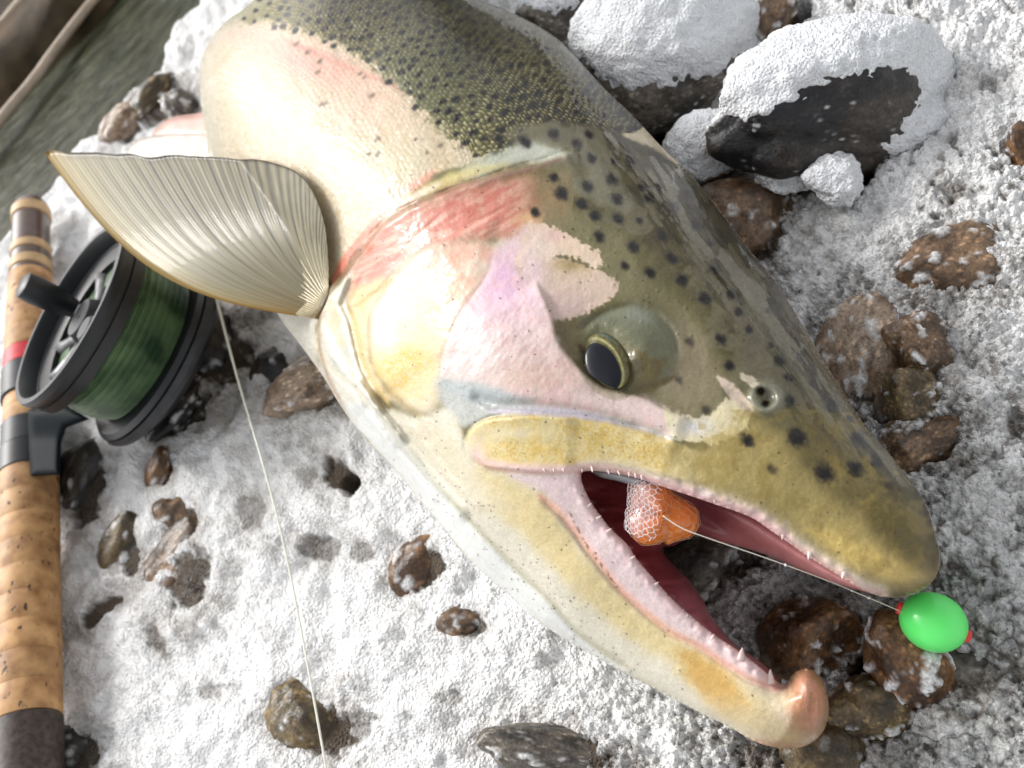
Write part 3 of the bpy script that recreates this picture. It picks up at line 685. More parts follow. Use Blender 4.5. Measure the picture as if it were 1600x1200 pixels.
# maxilla: gold, granular
maxP = [(727, 692), (738, 668), (775, 651), (850, 650), (920, 657), (1000, 672), (1055, 691), (1110, 716), (1120, 745), (1080, 752), (1010, 735), (950, 724), (880, 728), (800, 732), (757, 726), (736, 712)]
w, m = pmask(maxP, 3, 2, 8, 31)
m = m * sstep(1125, 1015, X[w] + (n_mid[w] - .5) * 60)
lay(m, (232, 214, 160), w, 0.97); lay(m * sstep(.35, .75, n_mid[w] + (n_px[w] - .5) * .9), (204, 172, 92), w, 0.85); lay(m * sstep(.6, .85, n_px[w]) * sstep(.4, .6, n_lo[w] + .1), (150, 124, 66), w, 0.4)
lay(m * np.exp(-((X[w] - 800) ** 2 / 50 ** 2 + (Y[w] - 676) ** 2 / 10 ** 2)), (244, 232, 200), w, 0.7)
lay(m * np.exp(-((X[w] - 745) ** 2 / 16 ** 2 + (Y[w] - 700) ** 2 / 22 ** 2)), (248, 228, 204), w, 0.8)
# lips of the upper jaw
up = (Y < 1000) & (sdist_open(X, Y, spline([(600, 745), (750, 742), (900, 752), (1000, 765), (1100, 800), (1200, 850), (1300, 905), (1400, 960)], 2)) < 0)
lipm = np.exp(-(np.clip(dM0 - 4, 0, None) / 15.0) ** 2) * up * (X > 900)
lay(lipm * HEADZ, (240, 226, 208), None, 0.95)
lay(np.exp(-(dM0 / 9.0) ** 2) * up * (X > 890), (226, 178, 170), None, 0.85)
gu = up * (X > 1075) * np.exp(-((dM0 - 7) / 7.0) ** 2); lay(gu * (.5 + .5 * np.sin((X * .85 + Y * .5) / 4.7 + 2 * fbm2(X / 30, Y / 30, 8, 2))), (238, 214, 206), None, .45)
w, m = pmask([(745, 722), (800, 734), (860, 736), (905, 735), (960, 730), (900, 727), (820, 727), (760, 720)], 3, 1.5, 10, 32); lay(m, (240, 204, 190), w, 0.9)
lipc = spline([(742, 716), (757, 729), (800, 738), (850, 741), (910, 741), (960, 741)], 5); w = window(lipc, 26); sl0 = sdist_open(X[w], Y[w], lipc)
lay(np.exp(-((sl0 + 6) / 9.0) ** 2) * (X[w] < 960), (240, 208, 200), w, .95); lay(np.exp(-((sl0 + 1) / 3.5) ** 2) * (X[w] < 930), (206, 150, 142), w, .6)
# lower jaw
lj = [(606, 640), (650, 652), (700, 640), (728, 690), (752, 732), (830, 742), (900, 748), (925, 800), (980, 860), (1050, 940), (1130, 1005), (1220, 1075), (1235, 1130), (1180, 1165), (1040, 1090), (920, 1020), (800, 940), (690, 825), (620, 735), (590, 690)]
w, m = pmask(lj, 4, 2, 14, 33)
lay(m * (dM0[w] > 0), (238, 231, 212), w, 0.97)
w, m = pmask([(742, 735), (800, 750), (860, 790), (900, 850), (960, 915), (1040, 985), (1110, 1030), (1180, 1080), (1200, 1110), (1150, 1110), (1080, 1060), (1000, 1010), (920, 945), (840, 860), (770, 790)], 10, 9, 22, 34); lay(m, (214, 192, 134), w, 0.8)
w, m = pmask([(1060, 1020), (1110, 1030), (1150, 1065), (1170, 1100), (1130, 1110), (1090, 1080)], 9, 8, 16, 35); lay(m, (186, 142, 68), w, 0.75)
w, m = pmask([(585, 640), (625, 680), (690, 760), (760, 845), (850, 935), (930, 1015), (990, 1052), (930, 1030), (850, 980), (760, 905), (690, 825), (620, 740), (560, 670), (540, 630)], 4, 2, 14, 36); lay(m, (246, 248, 242), w, 1.0)
for L_, cc in ((L9, (150, 146, 120)), ([(590, 650), (640, 715), (700, 780)], (196, 190, 176))):
    w = window(L_, 14); lay(np.exp(-(sdist_open(X[w], Y[w], spline(L_, 4)) / 4.5) ** 2), cc, w, 0.55)
w, m = pmask([(660, 660), (720, 690), (745, 735), (800, 790), (760, 800), (700, 740), (650, 690)], 14, 6, 20, 37); lay(m, (226, 214, 184), w, 0.7)
# inner lip and gum of the lower jaw
w, m = pmask([(795, 742), (850, 742), (905, 742), (912, 765), (926, 790), (942, 812), (960, 836), (985, 862), (1020, 905), (1050, 938), (1078, 962), (1120, 995), (1160, 1020), (1200, 1052), (1225, 1075), (1208, 1080), (1165, 1058), (1127, 1033), (1090, 1005), (1040, 975), (970, 920), (920, 856), (890, 815), (850, 770)], 3, 2, 10, 38); lay(m, (240, 216, 216), w, 0.97)
gi = gl * np.exp(-(dM0 / 14.0) ** 2) * (Y > 745); lay(gi, (228, 186, 188), None, 0.75)
w = window(L10, 20); lay(np.exp(-((sdist_open(X[w], Y[w], spline(L10, 4)) + 3) / 6) ** 2) * (dM0[w] > 2), (226, 156, 140), w, 0.6)
lay(gl * sstep(.5, .8, n_mid) * np.exp(-((dM0 - 14) / 12) ** 2), (248, 236, 236), None, 0.4)
# a thin broken dark line along the jaw crease
dk = [(890, 800), (908, 836), (922, 860), (945, 890), (966, 922)]; w = window(dk, 12); lay(np.exp(-(sdist_open(X[w], Y[w], spline(dk, 5)) / 2.2) ** 2) * sstep(.42, .6, n_hi[w]), (92, 68, 40), w, 0.7)
# kype
lay(np.clip(kyp * 1.5, 0, 1) * sstep(1140, 1290, X + (n_mid - .5) * 60), (204, 138, 108), None, 0.95)
lay(np.exp(-(((X - 1256) / 13) ** 2 + ((Y - 1078) / 22) ** 2)), (232, 176, 156), None, 0.6)
lay(np.clip(kyp, 0, 1) * sstep(.5, .7, fbm2(X / 5, Y / 26, 49, 3)) * (Y > 1080) * (X > 1215), (156, 104, 66), None, 0.6)
w, m = pmask([(1100, 1085), (1180, 1100), (1230, 1130), (1260, 1160), (1190, 1158), (1130, 1125)], 10, 6, 16, 39); lay(m, (206, 180, 130), w, 0.7)
w, m = pmask([(1140, 1050), (1190, 1075), (1235, 1080), (1225, 1110), (1170, 1090)], 9, 6, 12, 40); lay(m, (224, 206, 168), w, 0.7)
lay(np.exp(-((Y - 1168 + (X - 1240) * -.1) / 9) ** 2) * (X > 1150) * (X < 1300), (190, 130, 90), None, .6)
# nostril
lay(np.exp(-((nu - 17) / 10.0) ** 2), (150, 152, 138), None, 0.75)
lay(np.exp(-((X - 1188) ** 2 + (Y - 611) ** 2) / 44.0), (40, 28, 16), None, 1.0); lay(np.exp(-((X - 1196) ** 2 + (Y - 631) ** 2) / 26.0), (28, 24, 18), None, 1.0)
# black spots of the head
SPOTS = [(866, 210, 9), (920, 210, 7), (902, 226, 9), (780, 217, 8), (820, 222, 10), (925, 248, 8), (986, 254, 9), (955, 280, 10), (878, 303, 11), (918, 292, 9), (866, 278, 8), (909, 318, 10), (930, 337, 9), (964, 311, 10), (1002, 294, 6),
         (1014, 310, 8), (1030, 292, 7), (967, 342, 9), (999, 345, 6), (1053, 322, 8), (937, 370, 9), (990, 385, 10), (1035, 367, 9), (836, 331, 8), (976, 416, 7), (1016, 426, 9), (1050, 403, 9), (1066, 438, 10), (1117, 420, 8), (1101, 466, 11),
         (1141, 460, 8), (1154, 487, 8), (1170, 515, 6), (1126, 530, 9), (1140, 572, 8), (1201, 485, 6), (1218, 564, 8), (1232, 590, 7), (1234, 626, 10), (1300, 635, 11), (1341, 686, 11), (1369, 722, 9), (1337, 733, 14), (1288, 739, 15), (1246, 684, 15),
         (1168, 688, 11), (1206, 733, 9), (1078, 534, 8), (1061, 593, 7), (1103, 641, 8), (1085, 352, 7), (1110, 380, 6), (960, 252, 6), (1010, 262, 6), (1250, 560, 6), (1205, 540, 5), (1328, 655, 6), (1390, 760, 7), (1270, 600, 6)]
for k_, (x, y, r) in enumerate(SPOTS):
    faint = (x, y) in ((1078, 534), (1061, 593), (1206, 733), (1103, 641), (1201, 485), (1250, 560), (1390, 760))
    blob(x, y, r * 1.05, r * 0.82, 48, (20, 17, 17), 0.55 if faint else 0.98, 3.0, 0.36, k_ * 3.1)
# grit and tiny flecks
for t in range(420):
    x = rs.uniform(520, 1420); y = rs.uniform(260, 1130)
    r = rs.uniform(0.7, 1.5); blob(x, y, r * 1.3, r, rs.uniform(0, 180), (46, 36, 30), rs.uniform(.5, .95), 3, 0.1, t)
for t in range(170):
    x = rs.uniform(640, 1000); y = x * 1.02 + 60 + rs.normal(0, 34); r = rs.uniform(0.6, 1.2)
    blob(x, y, r * 1.4, r, rs.uniform(0, 180), (70, 50, 60), 0.7, 3, 0.1, t)
C += ((n_px - .5) * 30 + (n_hi - .5) * 16)[..., None] * (.35 + .65 * sstep(120, 200, C.mean(-1, keepdims=True)))
RG = RG + (n_hi - .5) * .12 + BODYZ * 0.02
mean_ = C.mean(-1, keepdims=True); C = mean_ + (C - mean_) * 1.0
CL = srgb(np.clip(C, 4, 246)); CL = CL * (.90 - .18 * sstep(.35, .8, CL.mean(-1, keepdims=True)))

fish_loc = tuple(unproj(700, 500, 0.0))
fish = empty('steelhead_trout', fish_loc)
tag(fish, 'large freshly caught trout with open hooked jaws lying on snow', 'fish')
relief('body', X, Y, SDF, S, HF, HBk, CL, RG, M_SKIN, fish)
def hf_at(x, y):
    i = np.clip((np.asarray(x, float) - FX0) / S, 0, NX - 2); j = np.clip((np.asarray(y, float) - FY0) / S, 0, NY - 2)
    i0 = i.astype(int); j0 = j.astype(int); a = i - i0; b = j - j0
    return HF[j0, i0] * (1 - a) * (1 - b) + HF[j0, i0 + 1] * a * (1 - b) + HF[j0 + 1, i0] * (1 - a) * b + HF[j0 + 1, i0 + 1] * a * b

# ---- inside of the mouth
def flatcol(base, var=14, seed=0, grad=None):
    def f(x, y, s):
        c = np.zeros(x.shape + (3,)) + np.array(base, float)
        if grad is not None:
            for (gx_, gy_, gr, gc, gk) in grad:
                a_ = (gk * np.exp(-((x - gx_) ** 2 + (y - gy_) ** 2) / gr ** 2))[..., None]; c = c * (1 - a_) + np.array(gc, float) * a_
        c = c + ((fbm2(x / 12, y / 12, 400 + seed, 3) - .5) * var * 2)[..., None]
        return srgb(np.clip(c, 3, 250))
    return f
flo = [(890, 722), (930, 728), (990, 738), (1050, 760), (1090, 775), (1095, 810), (1060, 850), (1036, 856), (1044, 873), (1064, 893), (1082, 913), (1100, 940), (1112, 964), (1146, 1004), (1188, 1034), (1216, 1060), (1222, 1082), (1150, 1035), (1060, 965), (990, 890), (930, 815), (898, 770)]
hflo = tps([(900, 745, 5.0), (930, 770, 4.4), (1000, 770, 3.8), (1040, 860, 3.0), (960, 830, 4.4), (1000, 880, 4.0), (1100, 960, 3.3), (1210, 1060, 3.2), (1150, 1020, 3.4), (1060, 930, 3.5), (1080, 790, 3.2)])
relief_poly('mouth_floor', spline(flo, 4, True), lambda x, y: hflo(x, y) / 100 + 0.0012 * (fbm2(x / 30, y / 12, 71, 2) - .5), 2.2, 0.006, 26, 0.012,
            flatcol((150, 58, 62), 12, 1, [(1090, 950, 75, (176, 108, 118), .9), (1170, 1030, 60, (190, 130, 134), .9), (935, 745, 20, (150, 70, 74), .5)]), 0.3, M_MOUTH, fish)
pal = [(985, 735), (1040, 752), (1100, 775), (1180, 803), (1240, 845), (1310, 893), (1372, 928), (1340, 922), (1285, 905), (1245, 888), (1200, 868), (1150, 853), (1110, 845), (1080, 832), (1030, 800)]
hpal = tps([(1085, 800, 4.4), (1000, 760, 4.6), (1200, 850, 4.4), (1300, 895, 4.3), (1360, 922, 4.2), (1120, 840, 4.0), (1180, 815, 4.7)])
relief_poly('palate', spline(pal, 4, True), lambda x, y: hpal(x, y) / 100 + 0.0009 * np.sin((x * .5 + y * -.86) / 7.0), 2.2, 0.004, 22, 0.008,
            flatcol((178, 112, 112), 12, 2, [(1110, 800, 40, (120, 52, 58), .8), (1290, 895, 60, (190, 134, 134), .8)]), 0.3, M_MOUTH, fish)
tng = [(925, 735), (960, 732), (1010, 745), (1030, 760), (1000, 762), (965, 752), (938, 746)]
relief_poly('inner_lip', spline(tng, 4, True), lambda x, y: hf_at(x * 0 + 985, y * 0 + 730) - 0.0065 + 0 * x, 2.0, 0.003, 12, 0.003, flatcol((158, 160, 164), 10, 3), 0.2, M_MOUTH, fish)

# ---- teeth
M_TOOTH = simple('tooth_enamel', (0.60, 0.46, 0.43), 0.25, coat=0.4)
def tooth(bx, by, tx, ty, w, lift=0.0):
    h = float(hf_at(bx, by)) - 0.0006 + lift
    a_ = unproj(bx, by, h); b_ = unproj(tx, ty, h + 0.0008); s = pxsize(bx, by, h)
    P = np.array([a_ + (b_ - a_) * t for t in (0, .3, .6, .85, 1)])
    tube('tooth', P, np.array([1, .8, .5, .22, .05]) * w * s, M_TOOTH, fish, 7)
for (bx, by, tx, ty, w) in ((925, 728, 926, 741, 3), (909, 730, 910, 741, 2.5), (950, 733, 952, 743, 2.4), (966, 735, 969, 745, 2.4), (984, 737, 982, 748, 2.6), (993, 739, 993, 750, 2.6), (1003, 742, 1003, 753, 2.6), (880, 731, 881, 739, 2.2), (865, 731, 866, 739, 2.2), (850, 731, 851, 739, 2.2),
                           (917, 792, 927, 785, 3.5), (931, 812, 942, 804, 3.5), (948, 832, 958, 824, 3.5), (984, 874, 995, 867, 3.5), (1112, 1000, 1117, 988, 3.5), (1157, 1032, 1161, 1006, 6.5), (1203, 1068, 1204, 1040, 7), (1070, 968, 1077, 957, 3), (1022, 915, 1031, 908, 3),
                           (1266, 862, 1262, 878, 4.5), (1320, 894, 1314, 908, 4.5), (1224, 835, 1221, 846, 3), (1117, 780, 1116, 789, 2)):
    tooth(bx, by, bx + (tx - bx) * .8, by + (ty - by) * .8, w * 1.25)

# ---- eye
IRP = np.array([(950 + 47 * math.cos(t) * ca - 32 * math.sin(t) * sa, 563 + 47 * math.cos(t) * sa + 32 * math.sin(t) * ca) for t in np.linspace(0, 2 * np.pi, 40, endpoint=False)])
hi0 = float(Hs[int((562 - FY0) / S), int((950 - FX0) / S)]) + 0.0031
def eyeh(x, y): return hi0 + 0 * x + (x - 950) * -0.00003 - (y - 562) * 0.00002
def iriscol(x, y, s):
    u = (x - 950) * ca + (y - 562) * sa; v = -(x - 950) * sa + (y - 562) * ca
    r = np.sqrt((u / 50) ** 2 + (v / 36) ** 2)
    pr = np.sqrt(((x - 942) * ca + (y - 570) * sa) ** 2 / 41 ** 2 + (-(x - 942) * sa + (y - 570) * ca) ** 2 / 25 ** 2)
    c = np.zeros(x.shape + (3,)) + np.array([92, 86, 50.])
    k = (np.exp(-((pr - 1.08) / 0.08) ** 2) * sstep(-30, 10, (x - 942) + (545 - y) * .4))[..., None]; c = c * (1 - k) + np.array([170, 164, 116.]) * k
    k = (np.exp(-((pr - 1.42) / 0.1) ** 2) * sstep(0, -20, y - 545) * .9)[..., None]; c = c * (1 - k) + np.array([70, 92, 84.]) * k
    c = c + ((fbm2(x / 4, y / 4, 77, 3) - .5) * 60)[..., None]
    return srgb(np.clip(c, 4, 250))
eyeclip = lambda x, y: -sdist_open(x, y, spline(L6, 5)) - 1.0
iris = relief_poly('eye', IRP, eyeh, 1.5, 0.0026, 40, 0.003, iriscol, 0.3, M_SKIN, fish, clip=eyeclip)
PUP = np.array([(941 + (43 if math.cos(t) > 0 else 38) * math.cos(t) * ca - 25 * math.sin(t) * sa, 571 + (43 if math.cos(t) > 0 else 38) * math.cos(t) * sa + 25 * math.sin(t) * ca) for t in np.linspace(0, 2 * np.pi, 36, endpoint=False)])
M_PUP = attr_mat('pupil_lens', coat=0.0, spec=0.3)
pup = relief_poly('pupil', PUP, lambda x, y: eyeh(x, y) + 0.0003, 1.6, 0.0009, 26, 0.001, lambda x, y, s: np.zeros(x.shape + (3,)) + srgb((24, 26, 32)), 0.12, M_PUP, None, clip=lambda x, y: eyeclip(x, y) - 2.0)
pup.parent = iris; pup.matrix_parent_inverse = iris.matrix_world.inverted()

# ---- pectoral fin: a thin ribbed fan standing off the gill
def fin_mesh(name, root, lead, trail, hroot, hlead, htrail, nr, nv, thick, ridge, colf, mat_, parent, curl=0.006, bodymask=None):
    """root: base polyline from leading to trailing edge; lead..trail: rim polyline the same way"""
    rim = spline(lead, 8); tt = np.linspace(0, 1, nr)
    def samp(P, t):
        s = np.concatenate([[0], np.cumsum(np.linalg.norm(np.diff(P, axis=0), axis=1))]); s /= s[-1]
        return np.stack([np.interp(t, s, P[:, 0]), np.interp(t, s, P[:, 1])], -1)
    R = samp(rim, tt); B = samp(np.asarray(root, float), tt)
    v = np.linspace(0, 1, nv)
    mid = trail
    XY = np.zeros((nr, nv, 2)); H = np.zeros((nr, nv))
    for i in range(nr):
        dvec = R[i] - B[i]; nrm = np.array([-dvec[1], dvec[0]])
        bow = mid(tt[i])
        XY[i] = B[i] + v[:, None] * dvec + (np.sin(np.pi * v) * bow)[:, None] * nrm
        H[i] = hroot[0] + (hroot[1] - hroot[0]) * tt[i] + v * ((hlead + (htrail - hlead) * tt[i]) - (hroot[0] + (hroot[1] - hroot[0]) * tt[i])) + curl * np.sin(np.pi * v)
    H = np.maximum(H, np.where(bodymask(XY[..., 0], XY[..., 1]) > 0, hf_at(XY[..., 0], XY[..., 1]) + .0008 + .004 * v[None] * 1.0, 0)) if bodymask else H
    T = np.broadcast_to(tt[:, None], (nr, nv)); Vv = np.broadcast_to(v[None], (nr, nv))
    rib = ridge(T, Vv)
    Pf = unproj(XY[..., 0], XY[..., 1], H + rib); Pb = unproj(XY[..., 0], XY[..., 1], H - thick)
    V = np.concatenate([Pf.reshape(-1, 3), Pb.reshape(-1, 3)]); idx = np.arange(nr * nv).reshape(nr, nv); o = nr * nv
    q = lambda a, b, c, d_: np.stack([a.ravel(), b.ravel(), c.ravel(), d_.ravel()], -1)
    F = [q(idx[:-1, :-1], idx[:-1, 1:], idx[1:, 1:], idx[1:, :-1]), q(idx[:-1, :-1], idx[1:, :-1], idx[1:, 1:], idx[:-1, 1:]) + o]
    for e in (idx[0], idx[-1], idx[:, 0], idx[:, -1]):
        F.append(np.stack([e[:-1], e[1:], e[1:] + o, e[:-1] + o], -1))
    F = np.concatenate(F); col = srgb(np.clip(colf(T, Vv, XY), 4, 250)).reshape(-1, 3)
    me = mesh_np(name, V, F, np.vstack([col, col]), np.full(len(V), .3)); ob = link(name, me, mat_)
    if parent: adopt(ob, parent)
    return ob, XY, H
m_, n_, l_, p_b = mat('fin_membrane')
a_ = node(n_, 'ShaderNodeAttribute', attribute_name='Col'); l_.new(a_.outputs['Color'], p_b.inputs['Base Color']); p_b.inputs['Roughness'].default_value = .38; p_b.inputs['Coat Weight'].default_value = .3
tr = node(n_, 'ShaderNodeBsdfTranslucent'); l_.new(a_.outputs['Color'], tr.inputs['Color']); mx = node(n_, 'ShaderNodeMixShader'); mx.inputs[0].default_value = .55
l_.new(p_b.outputs[0], mx.inputs[1]); l_.new(tr.outputs[0], mx.inputs[2]); l_.new(mx.outputs[0], n_['Material Output'].inputs['Surface'])
M_FIN = m_
rimP = [(74, 246), (72, 238), (84, 235), (108, 238), (150, 238), (180, 241), (205, 240), (232, 246), (268, 242), (300, 244), (345, 246), (372, 249), (400, 249), (432, 256), (462, 268), (482, 288), (498, 320), (508, 355), (512, 395), (514, 430)]
NRAY = 22
def ray_phase(T): return T ** 0.9 * NRAY + .8 * (vn2(T * 9, T * 0 + .5, 85) - .5)
def fridge(T, Vv):
    ph = ray_phase(T) ; a = np.abs((ph % 1) - .5) * 2
    k = .0001 * (1 - a ** 1.5) * (1 - .55 * Vv) + .0006 * np.exp(-(T / .02) ** 2)
    fine = .00006 * np.sin(T * NRAY * 4 * 2 * np.pi) * sstep(.45, .9, Vv)
    return k + fine
def fcol(T, Vv, XY):
    ph = ray_phase(T); a = np.abs((ph % 1) - .5) * 2
    x, y = XY[..., 0], XY[..., 1]
    c = np.zeros(T.shape + (3,)) + np.array([182, 174, 148.])
    k = np.clip(np.maximum(sstep(.6, .95, a), .7 * sstep(.7, .95, 1 - a) * sstep(.5, .7, Vv)) * sstep(.1, .6, Vv) * (.2 + 1.3 * fbm2(T * 60, Vv * 3, 81, 2)) * sstep(.08, .3, T), 0, 1)[..., None] * .8; c = c * (1 - k) + np.array([100, 98, 88.]) * k
    k = (np.exp(-(T / .09) ** 2) * .7)[..., None]; c = c * (1 - k) + np.array([214, 196, 140.]) * k
    k = np.exp(-(T / .022) ** 2)[..., None]; c = c * (1 - k) + np.array([176, 140, 58.]) * k
    k = (sstep(.35, 0, Vv) * sstep(.5, 0, T) * .55)[..., None]; c = c * (1 - k) + np.array([178, 140, 76.]) * k
    k = (np.exp(-((Vv - .5) / .25) ** 2) * np.exp(-((T - .2) / .13) ** 2) * .35 * fbm2(T * 40, Vv * 5, 84, 2))[..., None]; c = c * (1 - k) + np.array([150, 150, 110.]) * k
    k = (sstep(.975, 1, Vv) * .7 * sstep(.04, .08, T))[..., None]; c = c * (1 - k) + np.array([84, 76, 70.]) * k
    return c + ((fbm2(T * 140, Vv * 6, 82, 3) - .5) * 46)[..., None]
pf, fXY, fH = fin_mesh('pectoral_fin', [(496, 498), (500, 490), (506, 478), (512, 462), (514, 448)], rimP, lambda t: -0.105 * (1 - t) ** 0.8 - 0.03, (.062, .066), .088, .079, 300, 60, .0006, fridge, fcol, M_FIN, fish, bodymask=lambda x, y: SDF[np.clip(((y - FY0) / S).astype(int), 0, NY - 1), np.clip(((x - FX0) / S).astype(int), 0, NX - 1)] * (x < 520))
M_RAY = simple('fin_ray', srgb((208, 194, 160)), .35, coat=.3, var=.12, vscale=300)
tt_ = np.linspace(0, 1, 300)
for k in range(NRAY):
    t0 = ((k + .5) / NRAY) ** (1 / .9); i = int(np.argmin(abs(tt_ - t0)))
    sl_ = slice(1, 53, 3); Pp = unproj(fXY[i, sl_, 0], fXY[i, sl_, 1], fH[i, sl_] - .00016)
    r_ = tube('fin_ray', Pp, np.linspace(.00034, .00006, len(Pp)), M_RAY, None, 6); r_.parent = pf; r_.matrix_parent_inverse = pf.matrix_world.inverted()
# far pelvic fin and the pinkish vent behind it
relief_poly('pelvic_fin', spline([(196, 244), (212, 222), (240, 212), (300, 208), (345, 214), (345, 262), (260, 268), (210, 262)], 5, True), lambda x, y: .034 + 0 * x + .0003 * np.sin(x / 4.0 + y / 9), 3, .004, 14, .002, flatcol((214, 204, 194), 12, 5), .35, M_SKIN, fish)
relief_poly('vent_fold', spline([(238, 214), (262, 186), (300, 178), (345, 176), (345, 222), (290, 222)], 5, True), lambda x, y: .026 + 0 * x, 3, .008, 20, .01, flatcol((206, 166, 154), 16, 6), .35, M_SKIN, fish)
# tail fin beyond the frame
relief_poly('tail_fin', [(485, -290), (585, -290), (640, -390), (680, -470), (600, -455), (530, -440), (450, -460), (380, -470), (430, -380)], lambda x, y: .03 + 0 * x, 5, .003, 20, .004, flatcol((96, 92, 64), 14, 7), .4, M_SKIN, fish)

# ================================================================== THE SETTING: snow, gravel bar, river
SG = 2.2
gx_, gy_ = np.meshgrid(np.concatenate([np.arange(-450, -100, 10), np.arange(-100, 1700, SG), np.arange(1700, 2800, 10)]), np.concatenate([np.arange(-300, -60, 10), np.arange(-60, 1260, SG), np.arange(1260, 2300, 10)]))
P0 = unproj(gx_, gy_, 0.0); wx = P0[..., 0]; wy = P0[..., 1]
def px_blob(x, y, rx, ry, ang, soft=.25, rag=.35, rs=16.0, seed=0):
    a = math.radians(ang); dx = gx_ - x; dy = gy_ - y
    u = (dx * math.cos(a) + dy * math.sin(a)) / rx; v = (-dx * math.sin(a) + dy * math.cos(a)) / ry
    r = np.sqrt(u * u + v * v)
    near = r < 2.2
    out = np.zeros(gx_.shape)
    rr = r[near] + (fbm2(gx_[near] / rs + seed, gy_[near] / rs, 500, 4) - .5) * 2 * rag
    out[near] = sstep(1 + soft, 1 - soft, rr)
    return out
# BARE: where the snow has melted off the gravel (x, y, rx, ry, angle, strength)
BARE = [(1405, 590, 95, 70, 60, 1), (1350, 575, 60, 80, 20, .8), (1450, 700, 58, 36, -20, 1), (1500, 418, 70, 48, 0, 1), (1170, 345, 75, 75, 20, 1), (1260, 270, 40, 30, 0, .7),
        (1280, 1000, 80, 62, -30, 1), (1420, 1030, 66, 72, 40, 1), (1350, 1110, 60, 60, 30, 1), (1300, 1170, 60, 50, 0, .9), (1130, 860, 75, 50, 20, .8), (1090, 900, 60, 60, 0, .55), (1520, 1050, 60, 40, 20, .6),
        (870, 1172, 95, 36, 10, 1), (1190, 1180, 60, 34, 0, .7), (1210, 20, 38, 42, 0, 1), (1340, 255, 22, 26, 0, .9), (1545, 130, 30, 16, -20, .45), (1470, 120, 34, 22, 0, .5), (1490, 295, 26, 18, 0, .5), (1590, 225, 18, 24, 0, .9), (1590, 660, 20, 30, 0, .6),
        (520, 740, 32, 28, 0, 1), (285, 812, 26, 30, -30, .95), (195, 865, 24, 42, -10, 1), (292, 905, 40, 62, 25, .85), (130, 770, 34, 70, 20, 1), (660, 885, 48, 34, -40, .9), (722, 972, 34, 26, 0, .75), (490, 850, 40, 26, 0, .6),
        (250, 735, 20, 26, 0, .9), (320, 545, 70, 75, -40, 1), (280, 640, 60, 34, -45, 1), (500, 600, 70, 44, -20, .9), (430, 578, 34, 26, 0, .9), (500, 1140, 62, 52, 20, .9), (110, 1180, 44, 40, 0, 1), (150, 955, 50, 16, -40, .9), (240, 1000, 14, 40, -25, .6), (370, 480, 60, 50, 0, .6),
        (395, 800, 30, 40, 0, .45), (560, 860, 26, 20, 0, .5), (235, 155, 60, 36, -45, .8), (190, 200, 30, 20, -40, .8), (285, 160, 34, 30, -40, .7), (860, 20, 44, 30, 0, .9), (1000, 185, 60, 40, 20, 1), (560, 1130, 30, 30, 0, .5), (330, 1080, 30, 16, -20, .4), (700, 1090, 30, 16, 0, .35)]
GAPS = [(1396, 600, 26, 60, 20), (1350, 1040, 30, 22, -40), (1395, 1075, 40, 18, 40), (1190, 252, 26, 16, 10), (1348, 262, 16, 20, 0), (1300, 1120, 22, 26, 0), (1105, 858, 40, 26, 20), (545, 755, 16, 18, 0), (1470, 665, 30, 14, -30), (1250, 22, 14, 26, 20), (800, 1178, 40, 14, 20), (1010, 190, 30, 20, 30)]
bare = np.zeros(gx_.shape); thin = np.zeros(gx_.shape)
for k, b in enumerate(BARE):
    m = px_blob(b[0], b[1], b[2] * .74, b[3] * .74, b[4], .22, .5, 13, seed=k * 3.7) * b[5]; bare = np.maximum(bare, m)
    thin = np.maximum(thin, px_blob(b[0], b[1], b[2] * 1.5, b[3] * 1.5, b[4], .5, .5, 20, k * 2.3) * b[5])
gap = np.zeros(gx_.shape)
for k, b in enumerate(GAPS): gap = np.maximum(gap, px_blob(*b, .2, .4, 12, k * 5.1))
# thin, icy, half-melted snow towards the lower right; its grey also carries the photographer's shade
ice = sstep(0.34, 0.60, fbm2(gx_ / 70, gy_ / 60, 510, 4)) * sstep(1000, 1330, gx_ + .35 * (gy_ - 600)) * sstep(300, 700, gy_)
speck = sstep(.58, .74, fbm2(gx_ / 16, gy_ / 14, 511, 3)) * sstep(.5, .6, fbm2(gx_ / 110, gy_ / 90, 512, 3)) * (.3 + .6 * sstep(800, 1200, gx_))
mm = 1000.0
und = fbm2(wx * mm / 38, wy * mm / 38, 520, 3) - .5
lump = fbm2(wx * mm / 11, wy * mm / 11, 521, 2) - .5
f1, f2, cid = worley2(wx * mm / 2.5, wy * mm / 2.5, 522)
g1, g2, cid2 = worley2(wx * mm / 1.05, wy * mm / 1.05, 523)
grain = (0.55 - f1) * 1.0 + (cid - .5) * .7
fine = (0.5 - g1) * .45 + (cid2 - .5) * .4
clod = np.abs(fbm2(wx * mm / 7.5, wy * mm / 7.5, 524, 3) - .5) * 2
z = und * 12 + lump * 7 + (clod - .3) * 5.0 * (.3 + .4 * sstep(700, 1150, gx_)) + (grain * (.7 + .9 * sstep(700, 1100, gx_)) + fine * (1.1 - .1 * sstep(700, 1100, gx_))) * (1.0 + .6 * ice) * (.72 + .5 * sstep(800, 1200, gx_))
z -= bare * 2.6 + gap * 13 + speck * 1.6 + ice * 2.0 + thin * 2.2
shore = sstep(0.618, 0.672, wy + (fbm2(wx * 22, wy * 22, 530, 3) - .5) * .055)
z -= shore * 70
z /= 1000.0
